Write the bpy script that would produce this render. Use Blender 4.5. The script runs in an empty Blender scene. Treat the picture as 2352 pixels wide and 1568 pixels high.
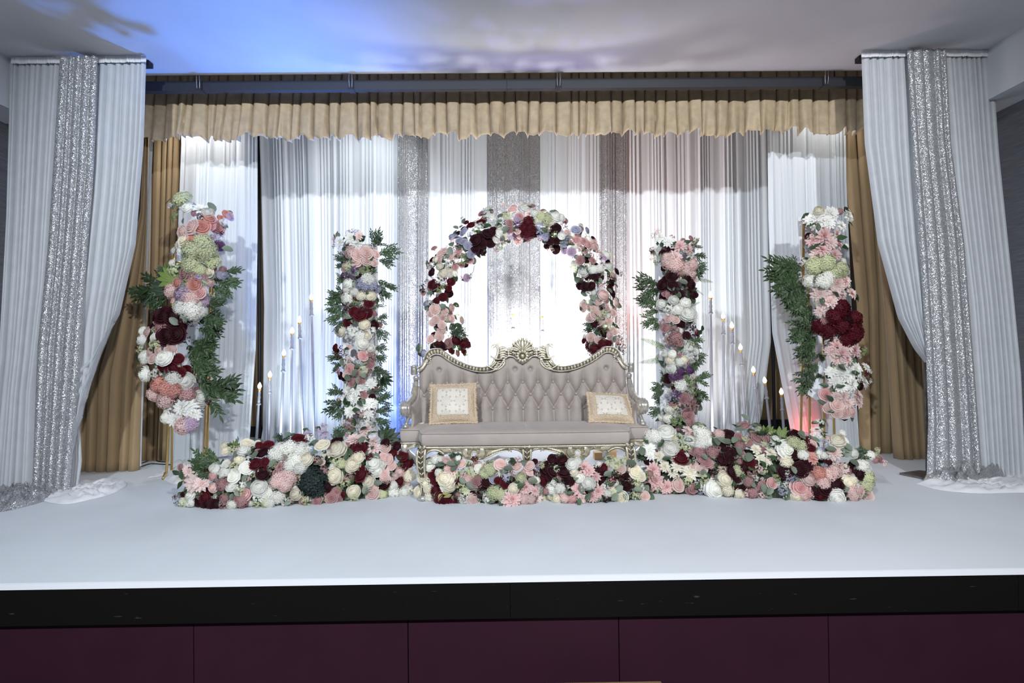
import bpy, math, random
from mathutils import Vector, Matrix, Quaternion, noise
R = math.radians
rnd = random.Random(7)
scene = bpy.context.scene
COL = scene.collection

# ---------------------------------------------------------------- camera
F_PX = 1238.0; ZC = 1.14
YAW, PITCH, ROLL = R(0.50), R(0.72), R(0.66)
CAM = Vector((0, 0, ZC))
fw = Vector((math.sin(YAW) * math.cos(PITCH), math.cos(YAW) * math.cos(PITCH), math.sin(PITCH)))
r0 = Vector((math.cos(YAW), -math.sin(YAW), 0)); u0 = r0.cross(fw)
cr = r0 * math.cos(ROLL) - u0 * math.sin(ROLL); cu = u0 * math.cos(ROLL) + r0 * math.sin(ROLL)
cam_d = bpy.data.cameras.new('camera'); cam = bpy.data.objects.new('camera', cam_d); COL.objects.link(cam)
M4 = Matrix((cr, cu, -fw)).transposed().to_4x4(); M4.translation = CAM; cam.matrix_world = M4
cam_d.sensor_fit = 'HORIZONTAL'; cam_d.sensor_width = 36.0; cam_d.lens = 36.0 * F_PX / 2352.0; cam_d.clip_start = 0.05
scene.camera = cam

# ---------------------------------------------------------------- world, exposure
w = bpy.data.worlds.new('world'); scene.world = w; w.use_nodes = True
bg = w.node_tree.nodes['Background']; bg.inputs[0].default_value = (0.80, 0.88, 1.0, 1); bg.inputs[1].default_value = 0.18
vs = scene.view_settings
vs.view_transform = 'Standard'; vs.look = 'None'; vs.exposure = 0.0; vs.gamma = 1.0; vs.use_curve_mapping = False

# ---------------------------------------------------------------- lights
def spot(name, loc, target, power, color, size=90, blend=0.4, radius=0.06):
    d = bpy.data.lights.new(name, 'SPOT'); d.energy = power; d.color = color
    d.spot_size = R(size); d.spot_blend = blend; d.shadow_soft_size = radius
    o = bpy.data.objects.new(name, d); COL.objects.link(o); o.location = loc
    o.rotation_euler = (Vector(target) - Vector(loc)).to_track_quat('-Z', 'Y').to_euler()
    return o
# hall spotlights above the audience, aimed at the stage
spot('hall_spotlight', (-1.7, -1.9, 3.85), (-0.6, 4.7, 1.2), 1060, (0.84, 0.92, 1.0), 76, 0.5, 0.09)
spot('hall_spotlight', (1.8, -1.9, 3.85), (0.6, 4.7, 1.2), 1070, (0.96, 0.97, 1.0), 76, 0.5, 0.09)
# stage uplights standing on the boards behind the sofa and the flowers, then two added backdrop fills
spot('white_uplight', (0.13, 5.45, 0.22), (0.15, 6.48, 1.50), 640, (1.0, 0.98, 0.97), 140, 0.9, 0.10)
spot('blue_uplight', (-2.10, 6.25, 0.18), (-2.15, 4.25, 3.75), 1150, (0.06, 0.26, 1.0), 52, 1.0, 0.08)
spot('blue_uplight', (-1.20, 5.65, 0.16), (-1.12, 6.4, 0.9), 48, (0.10, 0.25, 1.0), 120, 0.8, 0.05)
spot('violet_uplight', (-0.05, 6.2, 0.30), (-0.25, 4.2, 3.9), 150, (0.30, 0.28, 1.0), 50, 0.8, 0.05)
spot('red_uplight', (3.00, 5.34, 0.08), (3.02, 5.56, 0.55), 8, (1.0, 0.08, 0.05), 100, 0.9, 0.05)
spot('red_uplight', (1.20, 5.75, 0.16), (1.75, 6.48, 3.2), 170, (1.0, 0.22, 0.14), 46, 0.9, 0.05)
spot('pink_uplight', (1.55, 6.0, 0.16), (1.7, 4.2, 3.8), 55, (1.0, 0.45, 0.5), 70, 0.8, 0.05)
spot('backdrop_fill', (-2.45, 5.6, 0.16), (-2.1, 6.48, 1.5), 45, (0.86, 0.94, 1.0), 120, 0.9, 0.08)  # added fill, brightens the left sheers where the hall spots fall off
spot('backdrop_fill', (2.2, 5.6, 0.16), (2.0, 6.48, 1.5), 42, (1.0, 0.93, 0.92), 120, 0.9, 0.08)  # added fill for the right sheers, not a fixture of the stage
# downlights in the recess behind the valance
spot('recess_downlight', (-3.10, 5.32, 3.95), (-3.2, 5.75, 2.6), 66, (1.0, 0.98, 0.96), 95, 0.8, 0.05)
spot('recess_downlight', (3.25, 5.26, 3.95), (3.4, 5.7, 2.6), 32, (1.0, 0.98, 0.96), 95, 0.8, 0.05)
spot('recess_downlight', (-1.45, 5.45, 3.95), (-1.7, 6.48, 2.8), 44, (0.9, 0.96, 1.0), 95, 0.8, 0.05)
# coloured wash on the front of the platform, from the dance floor
spot('magenta_wash', (0.3, -0.4, 0.6), (0.15, 2.8, -0.55), 1.6, (1.0, 0.08, 0.22), 40, 1.0, 0.2)
spot('violet_wash', (-1.2, -0.6, 0.6), (-1.1, 2.8, -0.6), 1.2, (0.45, 0.10, 1.0), 46, 1.0, 0.2)
spot('violet_wash', (1.5, -0.6, 0.6), (1.4, 2.8, -0.6), 1.2, (0.45, 0.10, 1.0), 46, 1.0, 0.2)

# ---------------------------------------------------------------- pixel (2352 x 1568) to a point in the place
def ray(px, py):
    return fw + cr * ((px - 1176.0) / F_PX) + cu * ((784.0 - py) / F_PX)
def at(px, py, Y):
    d = ray(px, py); return CAM + d * (Y / d.y)
def on_floor(px, py, z=0.0):
    d = ray(px, py); return CAM + d * ((z - ZC) / d.z)
def ppm(Y):
    return F_PX / Y

# ---------------------------------------------------------------- materials
MATS = {}
def nodes(name):
    m = bpy.data.materials.new(name); m.use_nodes = True; nt = m.node_tree; nt.nodes.clear()
    out = nt.nodes.new('ShaderNodeOutputMaterial'); b = nt.nodes.new('ShaderNodeBsdfPrincipled')
    nt.links.new(b.outputs[0], out.inputs[0]); MATS[name] = m
    return m, nt, b, out
def mixrgb(nt, fac, a, b):
    n = nt.nodes.new('ShaderNodeMix'); n.data_type = 'RGBA'
    for i, v in ((0, fac), (6, a), (7, b)):
        if hasattr(v, 'is_output') or hasattr(v, 'links'): nt.links.new(v, n.inputs[i])
        else: n.inputs[i].default_value = v if i == 0 else (*v, 1)
    return n.outputs[2]
def tex(nt, kind, scale, coord='Object', stretch=None, **kw):
    tc = nt.nodes.new('ShaderNodeTexCoord'); src = tc.outputs[coord]
    if stretch:
        mp = nt.nodes.new('ShaderNodeMapping'); mp.inputs['Scale'].default_value = stretch
        nt.links.new(src, mp.inputs[0]); src = mp.outputs[0]
    n = nt.nodes.new('ShaderNodeTex' + kind); n.inputs['Scale'].default_value = scale
    nt.links.new(src, n.inputs['Vector'])
    for k, v in kw.items(): n.inputs[k].default_value = v
    return n
def ramp(nt, fac, lo, hi):
    n = nt.nodes.new('ShaderNodeMapRange'); nt.links.new(fac, n.inputs[0])
    n.inputs[1].default_value = lo; n.inputs[2].default_value = hi
    return n.outputs[0]
def bump(nt, b, h, strength, dist=0.01):
    n = nt.nodes.new('ShaderNodeBump'); n.inputs['Strength'].default_value = strength; n.inputs['Distance'].default_value = dist
    nt.links.new(h, n.inputs['Height']); nt.links.new(n.outputs[0], b.inputs['Normal'])
def simple(name, col, rough=0.6, metal=0.0, var=0.0, scale=20, bmp=0.0, stretch=None, sheen=0.0, spec=0.5, transl=0.0):
    m, nt, b, out = nodes(name)
    b.inputs['Roughness'].default_value = rough; b.inputs['Metallic'].default_value = metal
    b.inputs['Specular IOR Level'].default_value = spec
    b.inputs['Base Color'].default_value = (*col, 1)
    if sheen: b.inputs['Sheen Weight'].default_value = sheen; b.inputs['Sheen Roughness'].default_value = 0.4
    if var or bmp:
        t = tex(nt, 'Noise', scale, stretch=stretch, Detail=3.0)
        if var:
            lo = tuple(c * (1 - var) for c in col); hi = tuple(min(1, c * (1 + var)) for c in col)
            nt.links.new(mixrgb(nt, ramp(nt, t.outputs[0], 0.3, 0.7), lo, hi), b.inputs['Base Color'])
        if bmp: bump(nt, b, t.outputs[0], bmp)
    if transl:
        tr = nt.nodes.new('ShaderNodeBsdfTranslucent'); tr.inputs[0].default_value = (*col, 1)
        mx = nt.nodes.new('ShaderNodeMixShader'); mx.inputs[0].default_value = transl
        nt.links.new(b.outputs[0], mx.inputs[1]); nt.links.new(tr.outputs[0], mx.inputs[2]); nt.links.new(mx.outputs[0], out.inputs[0])
    return m
simple('ceiling_paint', (0.62, 0.62, 0.65), 0.9, var=0.03, scale=3)
simple('wall_paint', (0.72, 0.74, 0.78), 0.9)
simple('stage_vinyl', (0.68, 0.72, 0.755), 0.62, var=0.035, scale=1.6, bmp=0.03, spec=0.3)
simple('edge_white', (0.86, 0.88, 0.92), 0.6)
simple('sheer_white', (0.82, 0.865, 0.90), 0.55, var=0.03, scale=30, stretch=(1, 1, 0.05), transl=0.18, sheen=0.2)
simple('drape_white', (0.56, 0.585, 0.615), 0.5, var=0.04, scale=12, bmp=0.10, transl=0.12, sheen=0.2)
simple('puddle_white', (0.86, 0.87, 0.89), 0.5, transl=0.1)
simple('valance_gold', (0.43, 0.335, 0.215), 0.6, var=0.12, scale=16, bmp=0.18, sheen=0.3)
simple('curtain_gold', (0.37, 0.26, 0.14), 0.75, var=0.10, scale=9, stretch=(1, 1, 0.25), bmp=0.08, sheen=0.2)
simple('hem_lining', (0.38, 0.27, 0.16), 0.8)
simple('rail_black', (0.014, 0.017, 0.024), 0.5)
simple('black_plastic', (0.012, 0.012, 0.014), 0.5)
simple('steel', (0.6, 0.6, 0.6), 0.3, 1.0)
simple('backstage_dark', (0.12, 0.095, 0.07), 0.9)
simple('gold_metal', (0.62, 0.42, 0.16), 0.32, 0.85)
simple('champagne', (0.66, 0.60, 0.46), 0.33, 0.6, var=0.25, scale=35, bmp=0.06)
simple('silver_leaf', (0.60, 0.57, 0.52), 0.30, 0.65, var=0.25, scale=30)
simple('patina_mid', (0.36, 0.31, 0.22), 0.45, 0.6, var=0.4, scale=45, bmp=0.3)
simple('patina', (0.10, 0.085, 0.06), 0.5, 0.5, var=0.3, scale=40)
simple('taupe_velvet', (0.40, 0.345, 0.31), 0.72, var=0.07, scale=7, sheen=0.45)
simple('nail_trim', (0.22, 0.19, 0.15), 0.4, 0.7)
simple('candle_silver', (0.33, 0.34, 0.39), 0.42, 0.3)
simple('candle_brass', (0.75, 0.42, 0.12), 0.4, 0.4)
simple('fringe_gold', (0.60, 0.475, 0.335), 0.85, var=0.25, scale=120, bmp=0.6)
simple('wood_block', (0.55, 0.36, 0.17), 0.6, var=0.2, scale=12, stretch=(0.2, 1, 1))
simple('moss', (0.035, 0.05, 0.03), 0.95, var=0.4, scale=40, bmp=0.5)
simple('stem_green', (0.10, 0.16, 0.06), 0.7)
simple('post_white', (0.78, 0.79, 0.82), 0.7)
simple('plate_dark', (0.16, 0.15, 0.15), 0.4, 0.6, var=0.3, scale=15)
simple('hall_carpet', (0.05, 0.03, 0.04), 0.95, var=0.3, scale=30)
simple('step_wood', (0.20, 0.13, 0.06), 0.6, var=0.2, scale=8)
# grey textured wall covering: long horizontal strokes
m, nt, b, out = nodes('grey_wallcover'); b.inputs['Roughness'].default_value = 0.8
t = tex(nt, 'Noise', 6.0, stretch=(1, 1.2, 26), Detail=4.0)
nt.links.new(mixrgb(nt, ramp(nt, t.outputs[0], 0.3, 0.7), (0.10, 0.105, 0.125), (0.17, 0.175, 0.20)), b.inputs['Base Color']); bump(nt, b, t.outputs[0], 0.2)
# scratched black platform edge
m, nt, b, out = nodes('fascia_black'); b.inputs['Roughness'].default_value = 0.6; b.inputs['Specular IOR Level'].default_value = 0.15
t = tex(nt, 'Noise', 9.0, stretch=(1, 1, 9), Detail=6.0)
nt.links.new(mixrgb(nt, ramp(nt, t.outputs[0], 0.70, 0.76), (0.0045, 0.004, 0.004), (0.06, 0.055, 0.05)), b.inputs['Base Color'])
simple('plum_panel', (0.030, 0.008, 0.018), 0.55, var=0.08, scale=4, spec=0.2)
# sequins: tiny tilted mirrors
def sequin(name, col, tilt):
    m, nt, b, out = nodes(name); b.inputs['Metallic'].default_value = 0.55; b.inputs['Roughness'].default_value = 0.28
    v = tex(nt, 'Voronoi', 300.0)
    g = nt.nodes.new('ShaderNodeNewGeometry')
    s = nt.nodes.new('ShaderNodeVectorMath'); s.operation = 'SUBTRACT'; nt.links.new(v.outputs['Color'], s.inputs[0]); s.inputs[1].default_value = (0.5, 0.5, 0.5)
    k = nt.nodes.new('ShaderNodeVectorMath'); k.operation = 'SCALE'; nt.links.new(s.outputs[0], k.inputs[0]); k.inputs['Scale'].default_value = tilt
    a = nt.nodes.new('ShaderNodeVectorMath'); a.operation = 'ADD'; nt.links.new(g.outputs['Normal'], a.inputs[0]); nt.links.new(k.outputs[0], a.inputs[1])
    n = nt.nodes.new('ShaderNodeVectorMath'); n.operation = 'NORMALIZE'; nt.links.new(a.outputs[0], n.inputs[0])
    nt.links.new(n.outputs[0], b.inputs['Normal'])
    lo = tuple(c * 0.3 for c in col)
    sep = nt.nodes.new('ShaderNodeSeparateColor'); nt.links.new(v.outputs['Color'], sep.inputs[0])
    nt.links.new(mixrgb(nt, sep.outputs[0], lo, col), b.inputs['Base Color'])
sequin('sequin_silver', (0.72, 0.73, 0.75), 0.85)
# ivory brocade with star flowers
m, nt, b, out = nodes('brocade'); b.inputs['Roughness'].default_value = 0.5
tc = nt.nodes.new('ShaderNodeTexCoord'); mp = nt.nodes.new('ShaderNodeMapping'); mp.inputs['Scale'].default_value = (9, 9, 9)
nt.links.new(tc.outputs['Object'], mp.inputs[0])
fr = nt.nodes.new('ShaderNodeVectorMath'); fr.operation = 'FRACTION'; nt.links.new(mp.outputs[0], fr.inputs[0])
sb = nt.nodes.new('ShaderNodeVectorMath'); sb.operation = 'SUBTRACT'; nt.links.new(fr.outputs[0], sb.inputs[0]); sb.inputs[1].default_value = (0.5, 0.5, 0.5)
sx = nt.nodes.new('ShaderNodeSeparateXYZ'); nt.links.new(sb.outputs[0], sx.inputs[0])
def mth(op, a, b_=None):
    n = nt.nodes.new('ShaderNodeMath'); n.operation = op
    for i, v in enumerate((a, b_)):
        if v is None: continue
        if hasattr(v, 'links'): nt.links.new(v, n.inputs[i])
        else: n.inputs[i].default_value = v
    return n.outputs[0]
ang = mth('ARCTAN2', sx.outputs[2], sx.outputs[0])
rad = mth('SQRT', mth('ADD', mth('POWER', mth('ABSOLUTE', sx.outputs[0]), 2.0), mth('POWER', mth('ABSOLUTE', sx.outputs[2]), 2.0)))
pet = mth('MULTIPLY', mth('ABSOLUTE', mth('COSINE', mth('MULTIPLY', ang, 4.0))), 0.42)
line = mth('LESS_THAN', mth('ABSOLUTE', mth('SUBTRACT', pet, rad)), 0.055)
nt.links.new(mixrgb(nt, line, (0.72, 0.66, 0.57), (0.47, 0.43, 0.37)), b.inputs['Base Color'])
# candle bulb
m, nt, b, out = nodes('bulb_lit'); b.inputs['Base Color'].default_value = (1, 1, 1, 1)
b.inputs['Emission Color'].default_value = (1.0, 0.86, 0.66, 1); b.inputs['Emission Strength'].default_value = 9.0
m, nt, b, out = nodes('lens_lit'); b.inputs['Emission Color'].default_value = (0.9, 0.95, 1.0, 1); b.inputs['Emission Strength'].default_value = 3.0

# flower colours: petal edge colour, heart colour
PAL = dict(w=((0.95, 0.95, 0.91), (0.92, 0.90, 0.80)), c=((0.94, 0.90, 0.78), (0.89, 0.82, 0.62)), y=((0.76, 0.77, 0.56), (0.60, 0.64, 0.34)),
           b=((0.87, 0.71, 0.67), (0.77, 0.51, 0.46)), p=((0.83, 0.60, 0.58), (0.62, 0.26, 0.26)), o=((0.80, 0.46, 0.40), (0.66, 0.24, 0.18)),
           m=((0.125, 0.010, 0.018), (0.07, 0.004, 0.009)), d=((0.050, 0.008, 0.014), (0.022, 0.003, 0.006)), l=((0.66, 0.53, 0.65), (0.55, 0.39, 0.54)),
           u=((0.20, 0.10, 0.22), (0.12, 0.05, 0.13)), q=((0.53, 0.34, 0.33), (0.41, 0.19, 0.20)), v=((0.52, 0.52, 0.63), (0.36, 0.36, 0.47)),
           g=((0.36, 0.42, 0.22), (0.25, 0.33, 0.12)), k=((0.045, 0.065, 0.062), (0.03, 0.045, 0.04)))
for k, (edge, heart) in PAL.items():
    m, nt, b, out = nodes('petal_' + k); b.inputs['Roughness'].default_value = 0.65; b.inputs['Specular IOR Level'].default_value = 0.25
    at_ = nt.nodes.new('ShaderNodeAttribute'); at_.attribute_name = 'tip'
    col = mixrgb(nt, at_.outputs['Fac'], heart, edge)
    oi = nt.nodes.new('ShaderNodeObjectInfo')
    hs = nt.nodes.new('ShaderNodeHueSaturation'); nt.links.new(col, hs.inputs['Color'])
    mr = nt.nodes.new('ShaderNodeMapRange'); nt.links.new(oi.outputs['Random'], mr.inputs[0]); mr.inputs[3].default_value = 0.86; mr.inputs[4].default_value = 1.12
    nt.links.new(mr.outputs[0], hs.inputs['Value'])
    nt.links.new(hs.outputs[0], b.inputs['Base Color'])
    tr = nt.nodes.new('ShaderNodeBsdfTranslucent'); nt.links.new(hs.outputs[0], tr.inputs[0])
    mx = nt.nodes.new('ShaderNodeMixShader'); mx.inputs[0].default_value = 0.30
    nt.links.new(b.outputs[0], mx.inputs[1]); nt.links.new(tr.outputs[0], mx.inputs[2]); nt.links.new(mx.outputs[0], out.inputs[0])
for k, c in dict(leaf_dark=(0.026, 0.055, 0.020), leaf_grey=(0.135, 0.17, 0.12), leaf_light=(0.14, 0.20, 0.045), leaf_olive=(0.24, 0.22, 0.06), leaf_willow=(0.038, 0.070, 0.026)).items():
    m, nt, b, out = nodes(k); b.inputs['Roughness'].default_value = 0.5
    oi = nt.nodes.new('ShaderNodeObjectInfo')
    nt.links.new(mixrgb(nt, oi.outputs['Random'], tuple(x * 0.7 for x in c), tuple(x * 1.35 for x in c)), b.inputs['Base Color'])
# ---------------------------------------------------------------- mesh helpers
class MB:
    def __init__(s): s.v = []; s.f = []; s.tip = []
    def add(s, verts, faces, tip=1.0):
        o = len(s.v); s.v += [tuple(p) for p in verts]; s.f += [tuple(i + o for i in f) for f in faces]
        s.tip += (list(tip) if hasattr(tip, '__len__') else [tip] * len(verts))
    def grid(s, P, tip=None, close=False):
        nr, nc = len(P), len(P[0]); fs = []
        for i in range(nr - 1):
            for j in range(nc if close else nc - 1):
                k = (j + 1) % nc
                fs.append((i * nc + j, i * nc + k, (i + 1) * nc + k, (i + 1) * nc + j))
        s.add([p for r_ in P for p in r_], fs, tip if tip is not None else 1.0)
    def box(s, x0, x1, y0, y1, z0, z1):
        s.add([(x, y, z) for z in (z0, z1) for y in (y0, y1) for x in (x0, x1)],
              [(0, 2, 3, 1), (4, 5, 7, 6), (0, 1, 5, 4), (2, 6, 7, 3), (0, 4, 6, 2), (1, 3, 7, 5)])
    def tube(s, pts, rad, n=8, flat=1.0, cap=True):
        # swept circle along points; rad a number or a list; flat squashes along world Y
        pts = [Vector(p) for p in pts]; m_ = len(pts)
        rr = rad if hasattr(rad, '__len__') else [rad] * m_
        P = []; ref = Vector((0, -1, 0))
        for i, p in enumerate(pts):
            t = (pts[min(i + 1, m_ - 1)] - pts[max(i - 1, 0)]).normalized()
            r_ = ref - t * ref.dot(t)
            if flat == 1.0 and i: r_ = prev - t * prev.dot(t)
            if r_.length < 0.2: r_ = Vector((1, 0, 0)) - t * t.x
            r_.normalize(); prev = r_; q = t.cross(r_)
            P.append([p + r_ * (math.cos(a) * rr[i] * flat) + q * (math.sin(a) * rr[i]) for a in [2 * math.pi * k / n for k in range(n)]])
        if cap:
            P = [[pts[0]] * n] + P + [[pts[-1]] * n]
        s.grid(P, close=True)
    def lathe(s, prof, c=(0, 0, 0), n=16):
        P = [[(c[0] + r_ * math.cos(2 * math.pi * k / n), c[1] + r_ * math.sin(2 * math.pi * k / n), c[2] + z) for k in range(n)] for r_, z in prof]
        s.grid(P, close=True)
    def ball(s, c, r_, n=8, m_=6, sc=(1, 1, 1), axis=None):
        P = []
        rot = axis if axis is not None else Matrix.Identity(3)
        for i in range(m_ + 1):
            th = math.pi * i / m_
            P.append([Vector(c) + rot @ Vector((r_ * sc[0] * math.sin(th) * math.cos(2 * math.pi * k / n), r_ * sc[1] * math.sin(th) * math.sin(2 * math.pi * k / n), r_ * sc[2] * math.cos(th))) for k in range(n)])
        s.grid(P, close=True)
    def mesh(s, name, mat, smooth=True, tip=False):
        me = bpy.data.meshes.new(name); me.from_pydata(s.v, [], s.f); me.update()
        if mat: me.materials.append(MATS[mat])
        if smooth: me.polygons.foreach_set('use_smooth', [True] * len(me.polygons))
        if tip:
            a = me.attributes.new('tip', 'FLOAT', 'POINT'); a.data.foreach_set('value', s.tip)
        return me
    def build(s, name, mat, parent=None, smooth=True):
        return put(name, s.mesh(name, mat, smooth), parent)
def put(name, data, parent=None):
    o = bpy.data.objects.new(name, data); COL.objects.link(o)
    if parent: o.parent = parent; o.matrix_parent_inverse = PINV.get(parent.name, Matrix.Identity(4))
    return o
PINV = {}
def tag(o, label=None, cat=None, group=None, kind=None):
    if label: o['label'] = label
    if cat: o['category'] = cat
    if group: o['group'] = group
    if kind: o['kind'] = kind
    return o
def thing(name, loc, label, cat, group=None):
    # an Empty standing at the thing's base; its parts are given in world coordinates
    o = bpy.data.objects.new(name, None); COL.objects.link(o); o.location = loc; o.empty_display_size = 0.1
    PINV[o.name] = Matrix.Translation(-Vector(loc))
    return tag(o, label, cat, group)
def lerp(a, b, t): return a + (b - a) * t
def interp(pts, y):
    # piecewise linear x(y) of (x, y) points sorted by y
    if y <= pts[0][1]: return pts[0][0]
    for (xa, ya), (xb, yb) in zip(pts, pts[1:]):
        if y <= yb: return lerp(xa, xb, (y - ya) / max(1e-6, yb - ya))
    return pts[-1][0]
def smooth_line(pts, n):
    # Catmull-Rom through pts, n samples per span
    P = [Vector(p) for p in pts]; out = []
    for i in range(len(P) - 1):
        a, b, c, d = P[max(i - 1, 0)], P[i], P[i + 1], P[min(i + 2, len(P) - 1)]
        for k in range(n):
            t = k / n
            out.append(0.5 * ((2 * b) + (c - a) * t + (2 * a - 5 * b + 4 * c - d) * t * t + (3 * b - a - 3 * c + d) * t ** 3))
    out.append(P[-1]); return out
def struct(o, kind='structure', label=None):
    o['kind'] = kind
    if label: o['label'] = label
    return o

# ---------------------------------------------------------------- cloth
def pleats(n, rg, jit=0.35, power=6):
    # flat-fronted folds of uneven width: returns f(u) in 0..1 (0 in the creases)
    k = [0.0]
    for i in range(n): k.append(k[-1] + 1 + rg.uniform(-jit, jit))
    k = [x / k[-1] for x in k]; hs = [rg.uniform(0.65, 1.0) for _ in range(n)]; sk = [rg.uniform(-0.35, 0.35) for _ in range(n)]
    def f(u):
        u = min(max(u, 0.0), 1.0)
        for i in range(n):
            if u <= k[i + 1]:
                t = (u - k[i]) / (k[i + 1] - k[i]); x = 2 * t - 1
                return hs[i] * (1 - abs(x) ** power) * (1 + sk[i] * x * 0.6)
        return 0.0
    return f
def waves(n, rg):
    # soft gathers: uneven waves 0..1
    ph = [rg.uniform(0, 6.28) for _ in range(4)]; so = rg.uniform(0, 50)
    def f(u):
        wv = n * u + 0.55 * math.sin(2 * math.pi * u * n * 0.23 + ph[0]) + 0.4 * math.sin(2 * math.pi * u * n * 0.11 + ph[1])
        a = 0.5 + 0.5 * math.cos(2 * math.pi * wv)
        b = 0.5 + 0.5 * math.cos(2 * math.pi * wv * 2.13 + ph[2])
        return (0.72 * a + 0.28 * b) * (0.62 + 0.38 * math.sin(2 * math.pi * u * n * 0.17 + ph[3]))
    return f
def drape(name, L, Rr, Y, mat, f, amp, parent=None, rows=30, cols=200, Yb=None, top_amp=0.6, hem=None, sway=0.0, thick=0.0, drift=0.0, hem_amp=1.0):
    y0, y1 = L[0][1], L[-1][1]; z0, z1 = Rr[0][1], Rr[-1][1]; P = []
    for i in range(rows + 1):
        v = i / rows; pl = (interp(L, lerp(y0, y1, v)), lerp(y0, y1, v)); pr = (interp(Rr, lerp(z0, z1, v)), lerp(z0, z1, v))
        row = []
        Yv = lerp(Y, Yb if Yb is not None else Y, v)
        for j in range(cols + 1):
            u = j / cols; px = lerp(pl[0], pr[0], u); py = lerp(pl[1], pr[1], u)
            if hem and v > 0.5: py += hem(u) * ((v - 0.5) / 0.5) ** 2
            p = at(px, py, Yv)
            d = f(u + drift * math.sin(3.1 * v + 9 * u) * 0.01)
            p.y -= d * amp * lerp(top_amp, hem_amp, v)
            p.x += sway * math.sin(5 * v + 14 * u) * v
            row.append(p)
        P.append(row)
    mb = MB(); mb.grid(P); o = mb.build(name, mat, parent)
    if thick:
        s_ = o.modifiers.new('thickness', 'SOLIDIFY'); s_.thickness = thick; s_.offset = 1
    return o
# ---------------------------------------------------------------- the hall and the platform
YF, YL = 2.71, 4.79           # platform edge, lip of the soffit over the stage
HC = 3.60                     # soffit height over the boards
XL, XR = -4.12, 4.06          # side walls
def stage_front(y):           # the platform edge runs straight across
    return y
mb = MB()
NX, NY = 60, 40
P = [[(lerp(-5.2, 5.2, i / NX), lerp(YF, 7.4, j / NY), 0.0014 * noise.noise(Vector((i * 0.35, j * 0.5, 0)))) for i in range(NX + 1)] for j in range(NY + 1)]
mb.grid(P); fl = struct(mb.build('floor', 'stage_vinyl'))
mb = MB(); mb.box(-5.2, 5.2, YF - 0.015, YF + 0.0, -0.024, 0.004); struct(mb.build('trim_1', 'edge_white', smooth=False))
fas = thing('platform_fascia', (0, YF, -0.2), 'long scratched black board along the platform edge', 'fascia'); fas['kind'] = 'structure'
for x0, x1 in ((-5.2, -0.001), (0.001, 2.552), (2.554, 5.2)):
    mb = MB(); mb.box(x0, x1, YF - 0.008, YF + 0.03, -0.205, -0.024); mb.build('board', 'fascia_black', fas, smooth=False)
mb = MB(); mb.box(-5.2, 5.2, YF + 0.031, YF + 0.04, -0.204, -0.03); mb.build('batten', 'black_plastic', fas, smooth=False)  # added black backing, keeps light from showing through the board gaps
fr_ = thing('platform_front', (0, YF + 0.08, -0.95), 'dark plum panelled front of the platform', 'panelling'); fr_['kind'] = 'structure'
for x0, x1 in ((-5.2, -2.66), (-2.655, -1.595), (-1.59, -0.52), (-0.515, 0.545), (0.55, 1.61), (1.615, 2.68), (2.685, 5.2)):
    mb = MB(); mb.box(x0, x1, YF + 0.03, YF + 0.06, -0.95, -0.205); mb.build('panel', 'plum_panel', fr_, smooth=False)
mb = MB(); mb.box(-5.2, 5.2, YF + 0.061, YF + 0.07, -0.95, -0.206); mb.build('batten', 'black_plastic', fr_, smooth=False)  # added unseen strip that blocks light behind the panel seams
mb = MB(); mb.grid([[(x, y, -0.95) for x in (-6, 6)] for y in (-4, YF + 0.05)]); struct(mb.build('floor_hall', 'hall_carpet'))
# soffit over the stage front, and the recess behind it
mb = MB(); mb.box(XL - 0.8, XR + 0.8, 3.70, YL, HC, HC + 0.5); struct(mb.build('ceiling', 'ceiling_paint', smooth=False))
mb = MB(); mb.box(XL - 0.8, XR + 0.8, YL, 7.6, HC + 0.75, HC + 0.80); struct(mb.build('ceiling_recess', 'backstage_dark', smooth=False))
for sd, xw, s_ in (('left', XL, -1), ('right', XR, 1)):
    mb = MB(); mb.box(min(xw, xw + s_ * 0.5), max(xw, xw + s_ * 0.5), 2.3, YL, 3.18, HC); struct(mb.build('wall_%s_bulkhead' % sd, 'wall_paint', smooth=False))
    mb = MB(); mb.box(min(xw + s_ * 0.30, xw + s_ * 0.6), max(xw + s_ * 0.30, xw + s_ * 0.6), 2.3, YL + 0.2, -0.0, 3.18); wl = struct(mb.build('wall_' + sd, 'grey_wallcover', smooth=False))
    mb = MB(); mb.box(min(xw + s_ * 0.295, xw + s_ * 0.302), max(xw + s_ * 0.295, xw + s_ * 0.302), 4.40, 4.405, 0, 3.18); mb.build('seam', 'plate_dark', wl, smooth=False)
    mb = MB(); mb.box(min(xw + s_ * 0.4, xw + s_ * 0.5), max(xw + s_ * 0.4, xw + s_ * 0.5), YL + 0.2, 7.6, 0, 4.35); struct(mb.build('wall_backstage_' + sd, 'backstage_dark', smooth=False))
mb = MB(); mb.box(XL - 0.8, XR + 0.8, 7.25, 7.35, 0, 4.35); struct(mb.build('wall_back', 'curtain_gold', smooth=False))
mb = MB(); mb.box(XL - 0.4, XR + 0.4, 7.20, 7.25, 0, 0.14); struct(mb.build('baseboard_back', 'black_plastic', smooth=False))
# low wooden step in front of the platform, only its top edge in view
a = at(1256, 1567, 2.55); b2 = at(1518, 1564, 2.55)
st = thing('wooden_step', (lerp(a.x - .15, b2.x, .5), 2.3, -0.95), 'low brown wooden step at the foot of the platform', 'step')
mb = MB(); mb.box(a.x - 0.15, b2.x, 2.05, 2.55, b2.z - 0.035, b2.z); mb.build('tread', 'step_wood', st, smooth=False)
mb = MB(); mb.box(a.x - 0.11, b2.x - 0.04, 2.09, 2.51, -0.95, b2.z - 0.035); mb.build('riser', 'step_wood', st, smooth=False)

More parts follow.
